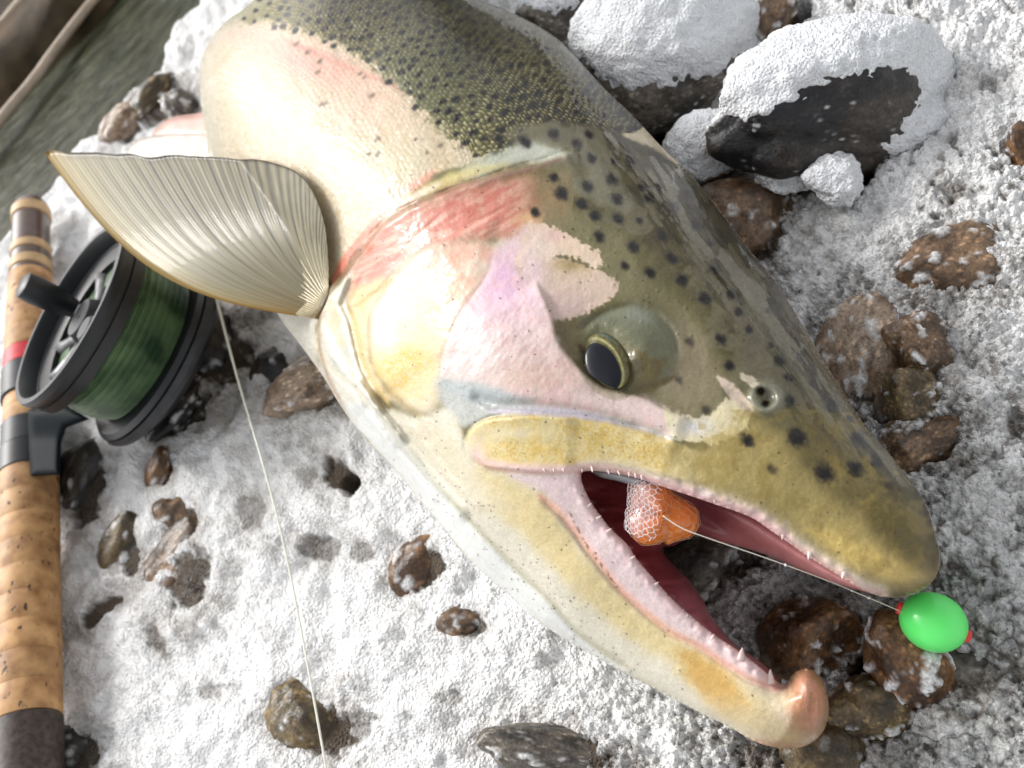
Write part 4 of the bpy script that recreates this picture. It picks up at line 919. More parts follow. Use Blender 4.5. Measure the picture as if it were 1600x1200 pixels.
# the snow gives way under the fish a little
snowc = np.array([0.92, 0.92, 0.92]); icec = np.array([0.72, 0.72, 0.71]); dirt = np.array([0.052, 0.040, 0.029]); dirt2 = np.array([0.11, 0.078, 0.05])
dk = np.clip(gap + bare * 1.15 + speck * .75 + (fbm2(gx_ / 5, gy_ / 5, 514, 2) - .5) * .5 * (thin > .1) * (bare < .9), 0, 1)[..., None] * (1 - 0.0)
dmix = fbm2(gx_ / 14, gy_ / 14, 540, 3)[..., None]; dc = dirt * (1 - dmix) + dirt2 * dmix
gc = snowc * (1 - .75 * ice[..., None]) + icec * .75 * ice[..., None]
stain = (thin * sstep(.35, .65, fbm2(gx_ / 24, gy_ / 24, 515, 3)) * .55)[..., None]; gc = gc * (1 - stain) + np.array([.30, .25, .20]) * stain
wetg = np.clip(.12 + ice * .75 + thin * .35 + .25 * sstep(900, 1300, gx_), 0, 1)
gc = gc * (1 - (wetg * (.4 * cid ** 4 + .9 * cid2 ** 4) * .8)[..., None])
gaps = (sstep(.62, .9, f1) * (ice * .8 + thin * .5))[..., None]; gc = gc * (1 - gaps * .6) + dirt2 * gaps * .6
crev = (sstep(.10, .02, clod) * sstep(.45, .6, fbm2(gx_ / 80, gy_ / 70, 516, 3)) * (.25 + .5 * sstep(800, 1200, gx_)))[..., None]; gc = gc * (1 - crev) + dirt2 * crev
gc = gc * (1 - dk) + dc * dk
wet = shore[..., None]; gc = gc * (1 - wet) + np.array([.05, .05, .035]) * wet
gr = .5 - .2 * ice - .2 * bare - .35 * wetg * cid
ny_, nx_ = gx_.shape; idx = np.arange(ny_ * nx_).reshape(ny_, nx_)
V = P0.copy(); V[..., 2] = z
F = np.stack([idx[:-1, :-1], idx[1:, :-1], idx[1:, 1:], idx[:-1, 1:]], -1).reshape(-1, 4)
snow = link('snow', mesh_np('snow', V.reshape(-1, 3), F, gc.reshape(-1, 3), np.clip(gr, .12, 1).ravel()), M_SNOW); tag(snow, kind='structure')
# the bank the snow lies on, out to the horizon, dipping under the river
ys = np.array([-60, -8, -1, 0, .3, .55, .64, .70, .80, 1.2, 3, 12, 40, 160]); xs = np.array([-120, -30, -6, -1.5, -.5, 0, .5, 1.5, 6, 30, 120])
zs = np.interp(ys, [-60, .60, .70, .9, 3, 12, 40, 160], [-.03, -.03, -.10, -.2, -.5, -.5, -.3, 1.5])
gX, gY = np.meshgrid(xs, ys); gZ = np.repeat(zs[:, None], len(xs), 1)
M_GRD = simple('snowy_gravel', (.55, .55, .54), .8, var=.5, vscale=14, bump=(60, .6, .02))
idx = np.arange(gX.size).reshape(gX.shape)
ground = link('ground', mesh_np('ground', np.stack([gX, gY, gZ], -1).reshape(-1, 3), np.stack([idx[:-1, :-1], idx[:-1, 1:], idx[1:, 1:], idx[1:, :-1]], -1).reshape(-1, 4)), M_GRD); tag(ground, kind='structure')
# river
m_, n_, l_, p_b = mat('river_water')
tc = node(n_, 'ShaderNodeTexCoord'); mp = node(n_, 'ShaderNodeMapping'); mp.inputs['Scale'].default_value = (14, 42, 1); mp.inputs['Rotation'].default_value = (0, 0, .35); l_.new(tc.outputs['Object'], mp.inputs[0])
nz = node(n_, 'ShaderNodeTexNoise'); nz.inputs['Scale'].default_value = 2.2; nz.inputs['Detail'].default_value = 5; l_.new(mp.outputs[0], nz.inputs[0])
cr = node(n_, 'ShaderNodeValToRGB'); cr.color_ramp.elements[0].position = .34; cr.color_ramp.elements[1].position = .68; cr.color_ramp.elements[0].color = (.018, .021, .010, 1); cr.color_ramp.elements[1].color = (.070, .070, .042, 1)
l_.new(nz.outputs[0], cr.inputs[0]); l_.new(cr.outputs[0], p_b.inputs['Base Color']); p_b.inputs['Roughness'].default_value = .3; p_b.inputs['IOR'].default_value = 1.33; p_b.inputs['Specular IOR Level'].default_value = .08
bp = node(n_, 'ShaderNodeBump'); bp.inputs['Strength'].default_value = .5; bp.inputs['Distance'].default_value = .01; l_.new(nz.outputs[0], bp.inputs['Height']); l_.new(bp.outputs[0], p_b.inputs['Normal'])
rx_ = np.concatenate([np.linspace(-1.5, 1.5, 120), [8, 60]]); rx_ = np.concatenate([[-60, -8], rx_]); ry_ = np.concatenate([np.linspace(.6, 2.2, 90), [6, 20, 60]])
rX, rY = np.meshgrid(rx_, ry_); rZ = -.032 + .004 * (fbm2(rX * 9, rY * 22, 550, 3) - .5) * (np.abs(rX) < 2)
idx = np.arange(rX.size).reshape(rX.shape)
riv = link('river', mesh_np('river', np.stack([rX, rY, rZ], -1).reshape(-1, 3), np.stack([idx[:-1, :-1], idx[:-1, 1:], idx[1:, 1:], idx[1:, :-1]], -1).reshape(-1, 4)), m_); tag(riv, kind='structure')
# dark bar of mud and leaves on the other side of the channel
bx_, by_ = np.meshgrid(np.linspace(-1.6, 1.6, 130), np.linspace(.80, 2.6, 90))
bz_ = -.05 + sstep(.805, .86, by_ + .05 * (fbm2(bx_ * 8, by_ * 8, 560, 3) - .5)) * (.03 + .03 * fbm2(bx_ * 14, by_ * 14, 561, 4)) - sstep(2.2, 2.6, by_) * .1
bn = fbm2(bx_ * 24, by_ * 24, 562, 3)[..., None]; bc = np.array([.035, .026, .014]) * (1 - sstep(.4, .7, bn)) + np.array([.13, .085, .055]) * sstep(.4, .7, bn)
idx = np.arange(bx_.size).reshape(bx_.shape)
bank = link('mud_bank', mesh_np('mud_bank', np.stack([bx_, by_, bz_], -1).reshape(-1, 3), np.stack([idx[:-1, :-1], idx[:-1, 1:], idx[1:, 1:], idx[1:, :-1]], -1).reshape(-1, 4), bc.reshape(-1, 3), np.full(bx_.size, .6)), M_ROCK); tag(bank, kind='structure'); bank.data.materials.clear(); bank.data.materials.append(attr_mat('mud_and_leaves', grain=.5, gscale=60, spec=.05))
M_STICK = simple('peeled_wood', srgb((168, 152, 134)), .6, var=.25, vscale=60, bump=(90, .5, .004))
def stick(a, b, r, label):
    P = np.array([a + (b - a) * t for t in np.linspace(0, 1, 16)]); P += (np.stack([vn2(np.arange(16) * .6, np.zeros(16), s_) for s_ in (1, 2, 3)], -1) - .5) * r * .5
    o = tube('stick', P, r * (1 - .25 * np.linspace(0, 1, 16)), M_STICK, None, 10); tag(o, label, 'stick', 'bleached sticks across the channel'); return o
stick(unproj(-60, 268, -.02), unproj(190, -58, -.02), .0046, 'long thin bleached stick lying along the green river water')
stick(unproj(-70, 130, -.01), unproj(70, -40, -.01), .006, 'short pale stick on the dark mud in the corner beyond the water')

# ------------------------------------------------------------------ stones
def ico(sub):
    import bmesh
    bm = bmesh.new(); bmesh.ops.create_icosphere(bm, subdivisions=sub, radius=1.0)
    v = np.array([x.co[:] for x in bm.verts]); f = np.array([[y.index for y in x.verts] for x in bm.faces]); bm.free(); return v, f
ICO = {s_: ico(s_) for s_ in (3, 4, 5, 6)}
BURIED = (23, 25, 26, 27, 28, 29, 30, 31, 35, 36, 40, 41, 42, 12, 15, 16)
STONE_COL = {'brown': ((78, 60, 44), (132, 106, 82)), 'tan': ((128, 104, 84), (170, 150, 130)), 'dark': ((24, 24, 27), (64, 57, 50)), 'rust': ((70, 48, 30), (124, 90, 58)), 'grey': ((66, 62, 57), (116, 108, 98)), 'olive': ((66, 55, 36), (114, 96, 66))}
def worley_dir(v, seed):
    """facets: clip the ball by a few random planes so that the stone has worn flats"""
    r = np.random.RandomState(900 + seed); k = np.ones(len(v))
    for _ in range(7):
        n = r.normal(size=3); n /= np.linalg.norm(n); d = r.uniform(.72, .95)
        c = v @ n; t = np.where(c > 1e-3, d / np.maximum(c, 1e-3), 9.0)
        k = -np.log(np.exp(-k * 14) + np.exp(-np.minimum(t, 3) * 14)) / 14
    return k * 1.06
def stone_shape(px, py, rx, ry, ang, h, kind, seed, sub=4, flat=.8, grow=1.0, sink=0.0):
    rx, ry = rx * grow, ry * grow; s0 = pxsize(px, py, h); h = h - .35 * min(rx, ry) * s0 * sink
    c = unproj(px, py, h); s = pxsize(px, py, h)
    v, f = ICO[sub]; v = v.copy()
    n = fbm3(v * 1.3 + seed * 7.1, 600 + seed, 3); v2 = v * (.78 + .44 * n)[:, None]
    fc = worley_dir(v, seed)
    if seed < 10: fc = .35 * fc + .65
    v2 = v2 * fc[:, None]
    v2 = v2 * (1 + .10 * (fbm3(v * 5 + seed, 620 + seed, 4) - .5))[:, None]
    a = math.radians(ang)                        # long axis as seen, turned to the frame
    ex_ = RW @ np.array([math.cos(a), -math.sin(a), 0]); ey_ = RW @ np.array([math.sin(a), math.cos(a), 0]); ez_ = np.cross(ex_, ey_)
    W_ = (v2[:, :1] * ex_ * rx + v2[:, 1:2] * ey_ * ry + v2[:, 2:] * ez_ * min(rx, ry) * flat) * s
    c0, c1 = [srgb(q_) for q_ in STONE_COL[kind]]
    t = sstep(.3, .7, fbm3(v * 2.3 + seed, 640 + seed, 4))[:, None]; t2 = sstep(.55, .7, fbm3(v * 7 + seed, 660, 3))[:, None]
    mn = hash3(np.floor(v[:, 0] * 40), np.floor(v[:, 1] * 40), np.floor(v[:, 2] * 40), seed)[:, None]
    col = (c0 * (1 - t) + c1 * t) * (1 - .45 * t2) * (.7 + .6 * fbm3(v * 22, 661, 2)[:, None]) * (1 + 1.4 * (mn > .93) - .5 * (mn < .08))
    return c, W_, f, col, v
def dust(c, W_, col, seed, bias):
    mm_ = (W_ + c) * 1000; nr = W_ / (np.linalg.norm(W_, axis=1)[:, None] + 1e-9)
    k = sstep(.50, .57, fbm3(mm_ / 2.6, 740 + seed, 4, .7) + bias + .10 * (fbm3(mm_ / 14, 745, 2) - .5))
    return W_ + nr * (k * .0006)[:, None], col * (1 - k[:, None]) + np.array([.74, .74, .74]) * k[:, None]
def stone(px, py, rx, ry, ang, h, kind, seed, label, sub=4, flat=.8, group=None):
    c, W_, f, col, v = stone_shape(px, py, rx, ry, ang, h, kind, seed, sub, flat, *((1.6, 2.15) if seed in BURIED else (1.04, .8) if seed in (13, 14) else (1.30, 1.35)))
    mm_ = (W_ + c) * 1000; up_ = W_[:, 2] / (np.abs(W_[:, 2]).max() + 1e-9)
    k = sstep(.50, .60, fbm3(mm_ / 3.4, 740 + seed, 4, .62) + .10 * (.35 - up_) - .115 + (.05 if seed % 3 == 0 else 0) + (.0 if seed in BURIED else 0)) * sstep(-.25, .05, up_)
    nr = W_ / (np.linalg.norm(W_, axis=1)[:, None] + 1e-9)
    W_ = W_ + nr * (k * (.0007 + .0014 * (fbm3(mm_ / 1.5, 741, 2) - .3)))[:, None]
    col = col * (1 - k[:, None]) + np.array([.74, .74, .74]) * k[:, None]
    me = mesh_np('stone', W_, f, col, .36 + .2 * k); o = link('stone', me, M_ROCK); o.location = c
    tag(o, label, 'stone', group); return o
def snowcap(c, W_, f, v, poly, thick, parent, seed, feather=8.0, rag=15):
    """a crust of snow lying on the stone where the outline (seen from the lens) says so"""
    Pw_ = W_ + c; px, py, _ = project(Pw_)
    x = px + (fbm2(px / 11, py / 11, 700 + seed, 4, .7) - .5) * 2.6 * rag; y = py + (fbm2(px / 11 + 40, py / 11, 710 + seed, 4, .7) - .5) * 2.6 * rag
    dd, i_ = dist_poly(x, y, spline(poly, 6, True)); s = np.where(i_, dd, -dd)
    face = ((np.cross(W_[f[:, 1]] - W_[f[:, 0]], W_[f[:, 2]] - W_[f[:, 0]])) * (Pw_[f[:, 0]] - CAMPOS)).sum(-1) > 0
    nr = W_ / (np.linalg.norm(W_, axis=1)[:, None] + 1e-9)
    k = sstep(-feather, 62.0, s) * .8 + .2 * sstep(-feather, feather, s)
    mm_ = Pw_ * 1000
    g_ = fbm3(mm_ / 1.7, 720, 2, .7) - .5; g2_ = fbm3(mm_ / 9, 721, 2) - .5
    off = thick * .55 * k * (1 + .6 * g2_) + (.35 + .65 * k) * .0020 * g_
    Vc = W_ + nr * (off - .0012 * (1 - k))[:, None]
    keep = (s[f] > -feather * .8).any(1)
    me = mesh_np('snow_cap', Vc, f[keep], np.zeros((len(Vc), 3)) + np.array([.86, .875, .90]) * 1.0, np.full(len(Vc), .55))
    o = link('snow_cap', me, M_SNOW); o.location = c
    adopt(o, parent); return o
# the two big cobbles at the top
c, W_, f, col, v = stone_shape(1296, 165, 178, 112, -16, .012, 'dark', 1, 6, .8)
W_, col = dust(c, W_, col, 1, -.21)
o = link('stone', mesh_np('stone', W_, f, col, np.full(len(W_), .45)), M_ROCK); o.location = c; tag(o, 'big dark cobble capped with snow, its black face showing, upper right', 'stone', 'snow capped cobbles')
snowcap(c, W_, f, v, [(1100, 215), (1128, 180), (1160, 186), (1200, 178), (1240, 160), (1280, 134), (1330, 122), (1380, 112), (1420, 112), (1436, 140), (1410, 190), (1380, 235), (1440, 280), (1560, 220), (1560, 60), (1400, -40), (1200, -30), (1100, 80)], .0085, o, 1)
c, W_, f, col, v = stone_shape(1040, 85, 150, 112, -14, .012, 'grey', 2, 6, .8)
W_, col = dust(c, W_, col, 2, -.21)
o = link('stone', mesh_np('stone', W_, f, col, np.full(len(W_), .45)), M_ROCK); o.location = c; tag(o, 'rounded grey brown cobble with thick snow on top, beside the back of the fish', 'stone', 'snow capped cobbles')
snowcap(c, W_, f, v, [(860, 60), (900, 90), (960, 140), (1030, 135), (1100, 120), (1160, 90), (1190, 60), (1240, 20), (1180, -80), (1000, -90), (880, -40)], .008, o, 2)
c, W_, f, col, v = stone_shape(1098, 232, 66, 50, -20, .012, 'tan', 3, 5, .8)
W_, col = dust(c, W_, col, 3, -.21)
o = link('stone', mesh_np('stone', W_, f, col, np.full(len(W_), .45)), M_ROCK); o.location = c; tag(o, 'small stone wholly buried under smooth snow against the fish\'s back', 'stone', 'snow capped cobbles')
snowcap(c, W_, f, v, [(1000, 230), (1050, 160), (1150, 160), (1190, 220), (1170, 262), (1120, 276), (1080, 290)], .006, o, 3)
c, W_, f, col, v = stone_shape(870, 22, 60, 42, 0, .012, 'grey', 4, 5, .8)
W_, col = dust(c, W_, col, 4, -.21)
o = link('stone', mesh_np('stone', W_, f, col, np.full(len(W_), .45)), M_ROCK); o.location = c; tag(o, 'half snowy stone at the top edge, just behind the fish\'s back', 'stone', 'snow capped cobbles')
snowcap(c, W_, f, v, [(800, 0), (830, 20), (870, 26), (905, 10), (930, -30), (860, -60), (800, -50)], .006, o, 4)
for a_ in [(1168, 345, 62, 66, 30, .004, 'brown', 11, 'brown stone with torn snow on it below the buried stone and snow clumps', 5),
           (1497, 418, 62, 44, -8, .004, 'brown', 12, 'speckled brown stone poking from the snow near the right edge', 5),
           (1437, 540, 54, 46, 30, .004, 'brown', 13, 'upper of two rounded brown stones beside a black gap, right of the snout', 5),
           (1422, 622, 42, 46, -20, .002, 'olive', 14, 'lower of two rounded brown stones beside a black gap, right of the snout', 5),
           (1347, 580, 48, 78, 8, .001, 'tan', 15, 'tall tan stone between the black gap and the fish\'s snout', 5),
           (1452, 696, 52, 34, -25, .001, 'brown', 16, 'flat brown stone partly under snow, just off the snout tip', 5),
           (1268, 1000, 66, 54, -35, .002, 'rust', 17, 'rusty brown stone seen between the open jaws, above the hooked jaw tip', 5),
           (1421, 1034, 46, 62, -32, .004, 'rust', 18, 'smooth egg shaped brown stone below the green bead', 5),
           (1362, 1112, 52, 40, 20, .001, 'olive', 19, 'rough brown stone right of the hooked jaw tip', 5),
           (1292, 1182, 56, 44, 0, .000, 'olive', 20, 'dull brown stone at the bottom edge under the hooked jaw tip', 4),
           (1212, 20, 27, 36, 30, .006, 'brown', 21, 'small brown stone wedged between the two big snowy cobbles', 4),
           (1594, 226, 16, 26, 0, .004, 'rust', 22, 'orange brown pebble cut by the right edge', 4),
           (880, 1176, 88, 30, 10, .001, 'grey', 23, 'flat grey brown stone under a snow lip at the bottom edge', 5),
           (1100, 900, 78, 52, -25, -.001, 'grey', 24, 'wet grey slab of stone seen through the open mouth', 5),
           (520, 742, 24, 22, 0, -.004, 'dark', 25, 'small dark stone down a round hole in the snow below the gill', 4),
           (284, 812, 26, 28, -30, .0, 'brown', 26, 'heart shaped brown pebble in snow right of the reel seat', 4),
           (196, 866, 24, 40, 12, .0, 'olive', 27, 'upright oval brown pebble in snow beside the cork handle', 4),
           (294, 890, 36, 56, 28, -.002, 'brown', 28, 'reddish brown stone dusted with snow, lower left', 5),
           (132, 765, 34, 72, 20, .001, 'dark', 29, 'dark brown stone against the cork just below the reel', 5),
           (662, 886, 42, 30, -35, -.002, 'rust', 30, 'brown stone tucked under the fish\'s lower jaw', 4),
           (250, 736, 14, 24, 10, .002, 'rust', 31, 'tiny orange brown pebble in snow right of the reel', 4),
           (318, 548, 58, 62, -40, .001, 'dark', 32, 'dark stone with rusty patches in the shade right of the reel', 5),
           (278, 642, 58, 26, -50, .0, 'dark', 33, 'dark wet stone below the reel\'s curved rim', 5),
           (505, 604, 66, 36, -20, .0, 'tan', 34, 'pale stone behind the fish\'s gill cover', 5),
           (500, 1140, 56, 44, 30, -.001, 'olive', 35, 'brown stone beneath the loose fishing line at the bottom edge', 5),
           (112, 1182, 38, 34, 0, .0, 'dark', 36, 'dark stone beside the black end of the cork handle', 4),
           (190, 196, 30, 20, -45, .004, 'tan', 37, 'blurred tan pebble at the water\'s edge left of the fish', 4),
           (238, 150, 36, 18, -50, .004, 'olive', 38, 'blurred olive stone on the snowy shore left of the fish\'s side', 4),
           (282, 168, 20, 26, -40, .004, 'grey', 39, 'blurred grey pebble touching the fish\'s pale flank', 4),
           (722, 974, 26, 20, 0, -.003, 'brown', 40, 'speck of brown stone showing through snow below the jaw', 4),
           (430, 580, 26, 22, 0, -.001, 'dark', 41, 'small dark stone below the fin, beside the loose line', 4),
           (1520, 1052, 44, 30, 20, -.003, 'grey', 42, 'grey stone sunk in slush right of the egg shaped one', 4)]:
    stone(*a_[:9], sub=a_[9])
# loose clumps of snow
for (x, y, rx, ry, ang, sd_, lab) in ((1226, 268, 46, 32, 10, 51, 'left of two loose snow clumps under the big dark cobble'), (1306, 282, 42, 44, -40, 52, 'right of two loose snow clumps under the big dark cobble')):
    c, W_, f, col, v = stone_shape(x, y, rx, ry, ang, .008, 'grey', sd_, 5, .8)
    g_ = fbm3((W_ + c) * 1000 / 2.4, 730, 3) - .5; W_ = W_ * (1 + .30 * g_ + .35 * (fbm3((W_ + c) * 1000 / 7, 731, 2) - .5))[:, None]
    o = link('snow_clump', mesh_np('snow_clump', W_, f, np.zeros((len(W_), 3)) + np.array([.86, .875, .9]), np.full(len(W_), .55)), M_SNOW); o.location = c; tag(o, lab, 'snow', 'loose snow clumps')

# ================================================================== ROD AND REEL
m_, n_, l_, p_b = mat('cork')
tc = node(n_, 'ShaderNodeTexCoord'); nz = node(n_, 'ShaderNodeTexNoise'); nz.inputs['Scale'].default_value = 130; nz.inputs['Detail'].default_value = 6; l_.new(tc.outputs['Object'], nz.inputs[0])
cr = node(n_, 'ShaderNodeValToRGB'); e = cr.color_ramp.elements; e[0].position = .3; e[0].color = (*srgb((150, 104, 62)), 1); e[1].position = .62; e[1].color = (*srgb((206, 160, 108)), 1)
vo = node(n_, 'ShaderNodeTexNoise'); vo.inputs['Scale'].default_value = 210; vo.inputs['Detail'].default_value = 3; mp = node(n_, 'ShaderNodeMapping'); mp.inputs['Scale'].default_value = (1, 1, 2.4); l_.new(tc.outputs['Object'], mp.inputs[0]); l_.new(mp.outputs[0], vo.inputs[0])
mr = node(n_, 'ShaderNodeMapRange'); mr.inputs[1].default_value = .64; mr.inputs[2].default_value = .70; l_.new(vo.outputs[0], mr.inputs[0])
mx = node(n_, 'ShaderNodeMix', data_type='RGBA'); mx.inputs[7].default_value = (*srgb((74, 46, 28)), 1); l_.new(nz.outputs[0], cr.inputs[0]); l_.new(cr.outputs[0], mx.inputs[6]); l_.new(mr.outputs[0], mx.inputs[0]); oi = node(n_, 'ShaderNodeObjectInfo'); m2 = node(n_, 'ShaderNodeMapRange'); m2.inputs[3].default_value = .74; m2.inputs[4].default_value = 1.06; l_.new(oi.outputs['Random'], m2.inputs[0]); sc_ = node(n_, 'ShaderNodeVectorMath', operation='SCALE'); l_.new(mx.outputs[2], sc_.inputs[0]); l_.new(m2.outputs[0], sc_.inputs['Scale']); l_.new(sc_.outputs[0], p_b.inputs['Base Color'])
bp = node(n_, 'ShaderNodeBump'); bp.invert = True; bp.inputs['Strength'].default_value = .5; bp.inputs['Distance'].default_value = .0006; l_.new(mr.outputs[0], bp.inputs['Height']); l_.new(bp.outputs[0], p_b.inputs['Normal']); p_b.inputs['Roughness'].default_value = .55
M_CORK = m_
M_DCORK = simple('burnt_cork', srgb((62, 50, 44)), .5, var=.75, vscale=420, bump=(300, .4, .0005))
M_BLACK = simple('black_anodised', (.010, .011, .013), .42, coat=.0, var=.3, vscale=90)
M_GREY = simple('grey_metal', (.035, .036, .04), .45, metal=.2, var=.3, vscale=150)
M_SILV = simple('worn_metal', (.17, .17, .175), .45, metal=.3, var=.6, vscale=160)
M_BROWN = simple('brown_lacquer', srgb((84, 62, 50)), .3, coat=.4, var=.2)
M_TAN = simple('tan_winding', srgb((190, 158, 116)), .5, var=.15)
M_RED = simple('red_thread', srgb((206, 46, 56)), .5, var=.2)
RA, RB = unproj(49, 322, .0165), unproj(40, 1290, .0165)
rax = RB - RA; RL = np.linalg.norm(rax); rax /= RL
def tpix(py):
    lo, hi = 0.0, RL
    for _ in range(40):
        mid = (lo + hi) / 2
        if project((RA + rax * mid)[None])[1][0] < py: lo = mid
        else: hi = mid
    return lo
rod = empty('fishing_rod', tuple(RA)); tag(rod, 'fishing rod handle of cork rings lying on the snow at the left edge', 'fishing rod')
def seg(name, y0, y1, r0, r1, m, bev=.0006):
    a0, a1 = tpix(y0), tpix(y1); L_ = a1 - a0
    return lathe(name, RA + rax * a0, rax, [(0, r0 - bev), (bev, r0), (L_ - bev, r1), (L_, r1 - bev)], m, rod)
seg('butt_cap', 322, 331, .0096, .0102, M_BROWN, .001); seg('trim_ring', 331, 345, .0112, .0112, M_TAN); seg('lacquered_section', 345, 390, .0104, .0106, M_BROWN); seg('trim_ring', 390, 402, .0112, .0112, M_TAN)
seg('lacquered_section', 402, 414, .0106, .0106, M_BROWN); seg('trim_ring', 414, 428, .0114, .0114, M_TAN); seg('lacquered_section', 428, 436, .0108, .0108, M_BROWN)
def cork(y0, y1, n, r0, r1):
    yy = np.linspace(tpix(y0), tpix(y1), n + 1)
    for k in range(n):
        ra, rb = r0 + (r1 - r0) * k / n, r0 + (r1 - r0) * (k + 1) / n; L_ = yy[k + 1] - yy[k] - .0001
        lathe('cork_ring', RA + rax * yy[k], rax, [(0, ra - .00008), (.0002, ra), (L_ / 2, (ra + rb) / 2 + .00004), (L_ - .0002, rb), (L_, rb - .00008)], M_CORK, rod)
cork(436, 556, 4, .0118, .0125); seg('thread_wrap', 556, 582, .0128, .0128, M_RED); seg('winding_check', 582, 628, .0134, .0134, M_GREY); cork(628, 668, 2, .0122, .0122)
seg('reel_seat', 668, 706, .0128, .0128, M_GREY); seg('seat_hood', 706, 745, .0136, .0138, M_BLACK)
cork(745, 1128, 9, .0134, .0136); seg('end_grip', 1128, 1290, .0138, .014, M_DCORK)

RN = RW @ (np.array([-.70, .42, .64]) / np.linalg.norm([-.70, .42, .64]))     # the way the reel's open face looks
RD = .395; FC = at_depth(116, 492, RD); RR = 158 * RD / FPX
reel = empty('fishing_reel', tuple(FC - RN * .03)); tag(reel, 'black large arbor reel wound with green line, fixed to the rod', 'fishing reel')
def rl(name, prof, m, par=None, closed=True): return lathe(name, FC, RN, prof, m, par or reel, 72, closed)
w_ = .036
rl('spool_rim', [(-.002, RR * .99), (.0015, RR), (.003, RR * .985), (.003, RR * .93), (.001, RR * .9), (-.004, RR * .88), (-.004, RR * .97)], M_BLACK)
rl('spool_drum', [(-.004, RR * .90), (-.011, RR * .78), (-.0115, RR * .74), (-.004, RR * .86)], M_GREY)
rl('spool_flange', [(-.004, RR * .985), (-.009, RR * .97), (-.009, RR * .72), (-.0065, RR * .72), (-.004, RR * .9)], M_BLACK)
m_, n_, l_, p_b = mat('green_line'); tc = node(n_, 'ShaderNodeTexCoord'); nz = node(n_, 'ShaderNodeTexNoise'); nz.inputs['Scale'].default_value = 60; nz.inputs['Detail'].default_value = 4; l_.new(tc.outputs['Object'], nz.inputs[0])
cr = node(n_, 'ShaderNodeValToRGB'); cr.color_ramp.elements[0].position = .35; cr.color_ramp.elements[1].position = .68; cr.color_ramp.elements[0].color = (*srgb((30, 58, 30)), 1); cr.color_ramp.elements[1].color = (*srgb((100, 126, 88)), 1); l_.new(nz.outputs[0], cr.inputs[0]); l_.new(cr.outputs[0], p_b.inputs['Base Color']); p_b.inputs['Roughness'].default_value = .4
M_GREEN = m_
prof = []; nl = 26
for k in range(nl + 1):
    s_ = -.009 - (w_ - .011) * k / nl; bulge = RR * (.80 + .055 * math.sin(math.pi * k / nl))
    prof += [(s_, bulge), (s_ - (w_ - .011) / nl * .5, bulge + .00035 + .0004 * ((k * 7) % 3) / 3)]
rl('wound_line', prof + [(-w_, RR * .5), (-.009, RR * .5)], M_GREEN)
rl('back_flange', [(-w_ + .002, RR * .97), (-w_ + .002, RR * .6), (-w_ - .002, RR * .6), (-w_ - .002, RR * 1.0), (-w_, RR * 1.02)], M_BLACK)
rl('frame_rim', [(-w_ - .001, RR * 1.03), (-w_ - .0035, RR * 1.05), (-w_ - .006, RR * 1.03), (-w_ - .006, RR * .95), (-w_ - .002, RR * .98)], M_GREY)
rl('back_plate', [(-w_ - .006, RR * 1.0), (-w_ - .011, RR * .85), (-w_ - .011, RR * .05), (-w_ - .006, RR * .05)], M_BLACK)
a_, b_, c_ = basis(RN)
rl('hub', [(-.014, .001), (-.002, .001), (-.002, RR * .2), (-.006, RR * .24), (-.014, RR * .26)], M_GREY)
rl('web_plate', [(-.013, RR * .02), (-.011, RR * .02), (-.011, RR * .76), (-.013, RR * .77)], M_BLACK)
for k in range(10):                          # worn spokes of the ported face
    t = 2 * math.pi * k / 10 + .2; dv = b_ * math.cos(t) + c_ * math.sin(t)
    P = np.array([FC - RN * .0105 + dv * RR * q_ for q_ in (.22, .45, .62, .76)])
    tube('spoke', P, np.array([.003, .0034, .004, .005]), M_SILV, reel, 8)
for k in range(20):
    t = 2 * math.pi * k / 20; dv = b_ * math.cos(t) + c_ * math.sin(t)
    lathe('rim_port', FC - RN * .0112 + dv * RR * .68, RN, [(0, .0032), (.0008, .0032), (.0009, .002)], M_BLACK, reel, 12)
kd = at_depth(76, 470, RD) - FC; kd -= RN * (kd @ RN); kd /= np.linalg.norm(kd)
lathe('handle_knob', FC + kd * RR * .52 - RN * .004, RN, [(0, .0045), (.004, .005), (.006, .0062), (.018, .0068), (.0235, .0062), (.0245, .0045)], M_BLACK, reel, 28)
lathe('counterweight', FC - kd * RR * .62 - RN * .006, RN, [(0, .006), (.006, .006), (.007, .005)], M_GREY, reel, 24)
# cage posts between the rims, and the foot down to the rod
ft = [(44, 640), (100, 630), (140, 655), (104, 668), (96, 690), (94, 742), (48, 744), (44, 700)]
dF = float(project((RA + rax * tpix(700))[None])[2][0])
def foot_h(x, y): return .0285 + 0 * x + sstep(690, 640, y) * .006
relief_poly('reel_foot', np.array(ft), foot_h, 2.5, .003, 12, .008, flatcol((20, 26, 30), 3, 9), .6, attr_mat('foot_black', spec=.08), reel)

# ================================================================== LINES, BAIT AND BEAD
m_, n_, l_, p_b = mat('clear_line'); p_b.inputs['Base Color'].default_value = (.72, .71, .62, 1); p_b.inputs['Roughness'].default_value = .2; p_b.inputs['Coat Weight'].default_value = .5
M_LINE = m_
lp = spline([(322, 425), (337, 465), (352, 520), (368, 580), (386, 642), (408, 715), (430, 795), (452, 890), (470, 982), (490, 1090), (512, 1215), (524, 1290)], 5)
lh = np.interp(lp[:, 1], [420, 600, 800, 1000, 1300], [.035, .024, .018, .014, .012])
lw = np.interp(lp[:, 1], [420, 640, 800, 1200], [.00078, .0005, .00042, .00042])
ol = tube('fishing_line', unproj(lp[:, 0], lp[:, 1], lh), lw, M_LINE, None, 7); tag(ol, 'loose pale fishing line running from the reel down across the snow', 'fishing line', 'fishing lines')
l2 = spline([(1036, 806), (1065, 825), (1110, 842), (1180, 866), (1250, 891), (1310, 914), (1350, 931), (1395, 950), (1412, 958)], 6)
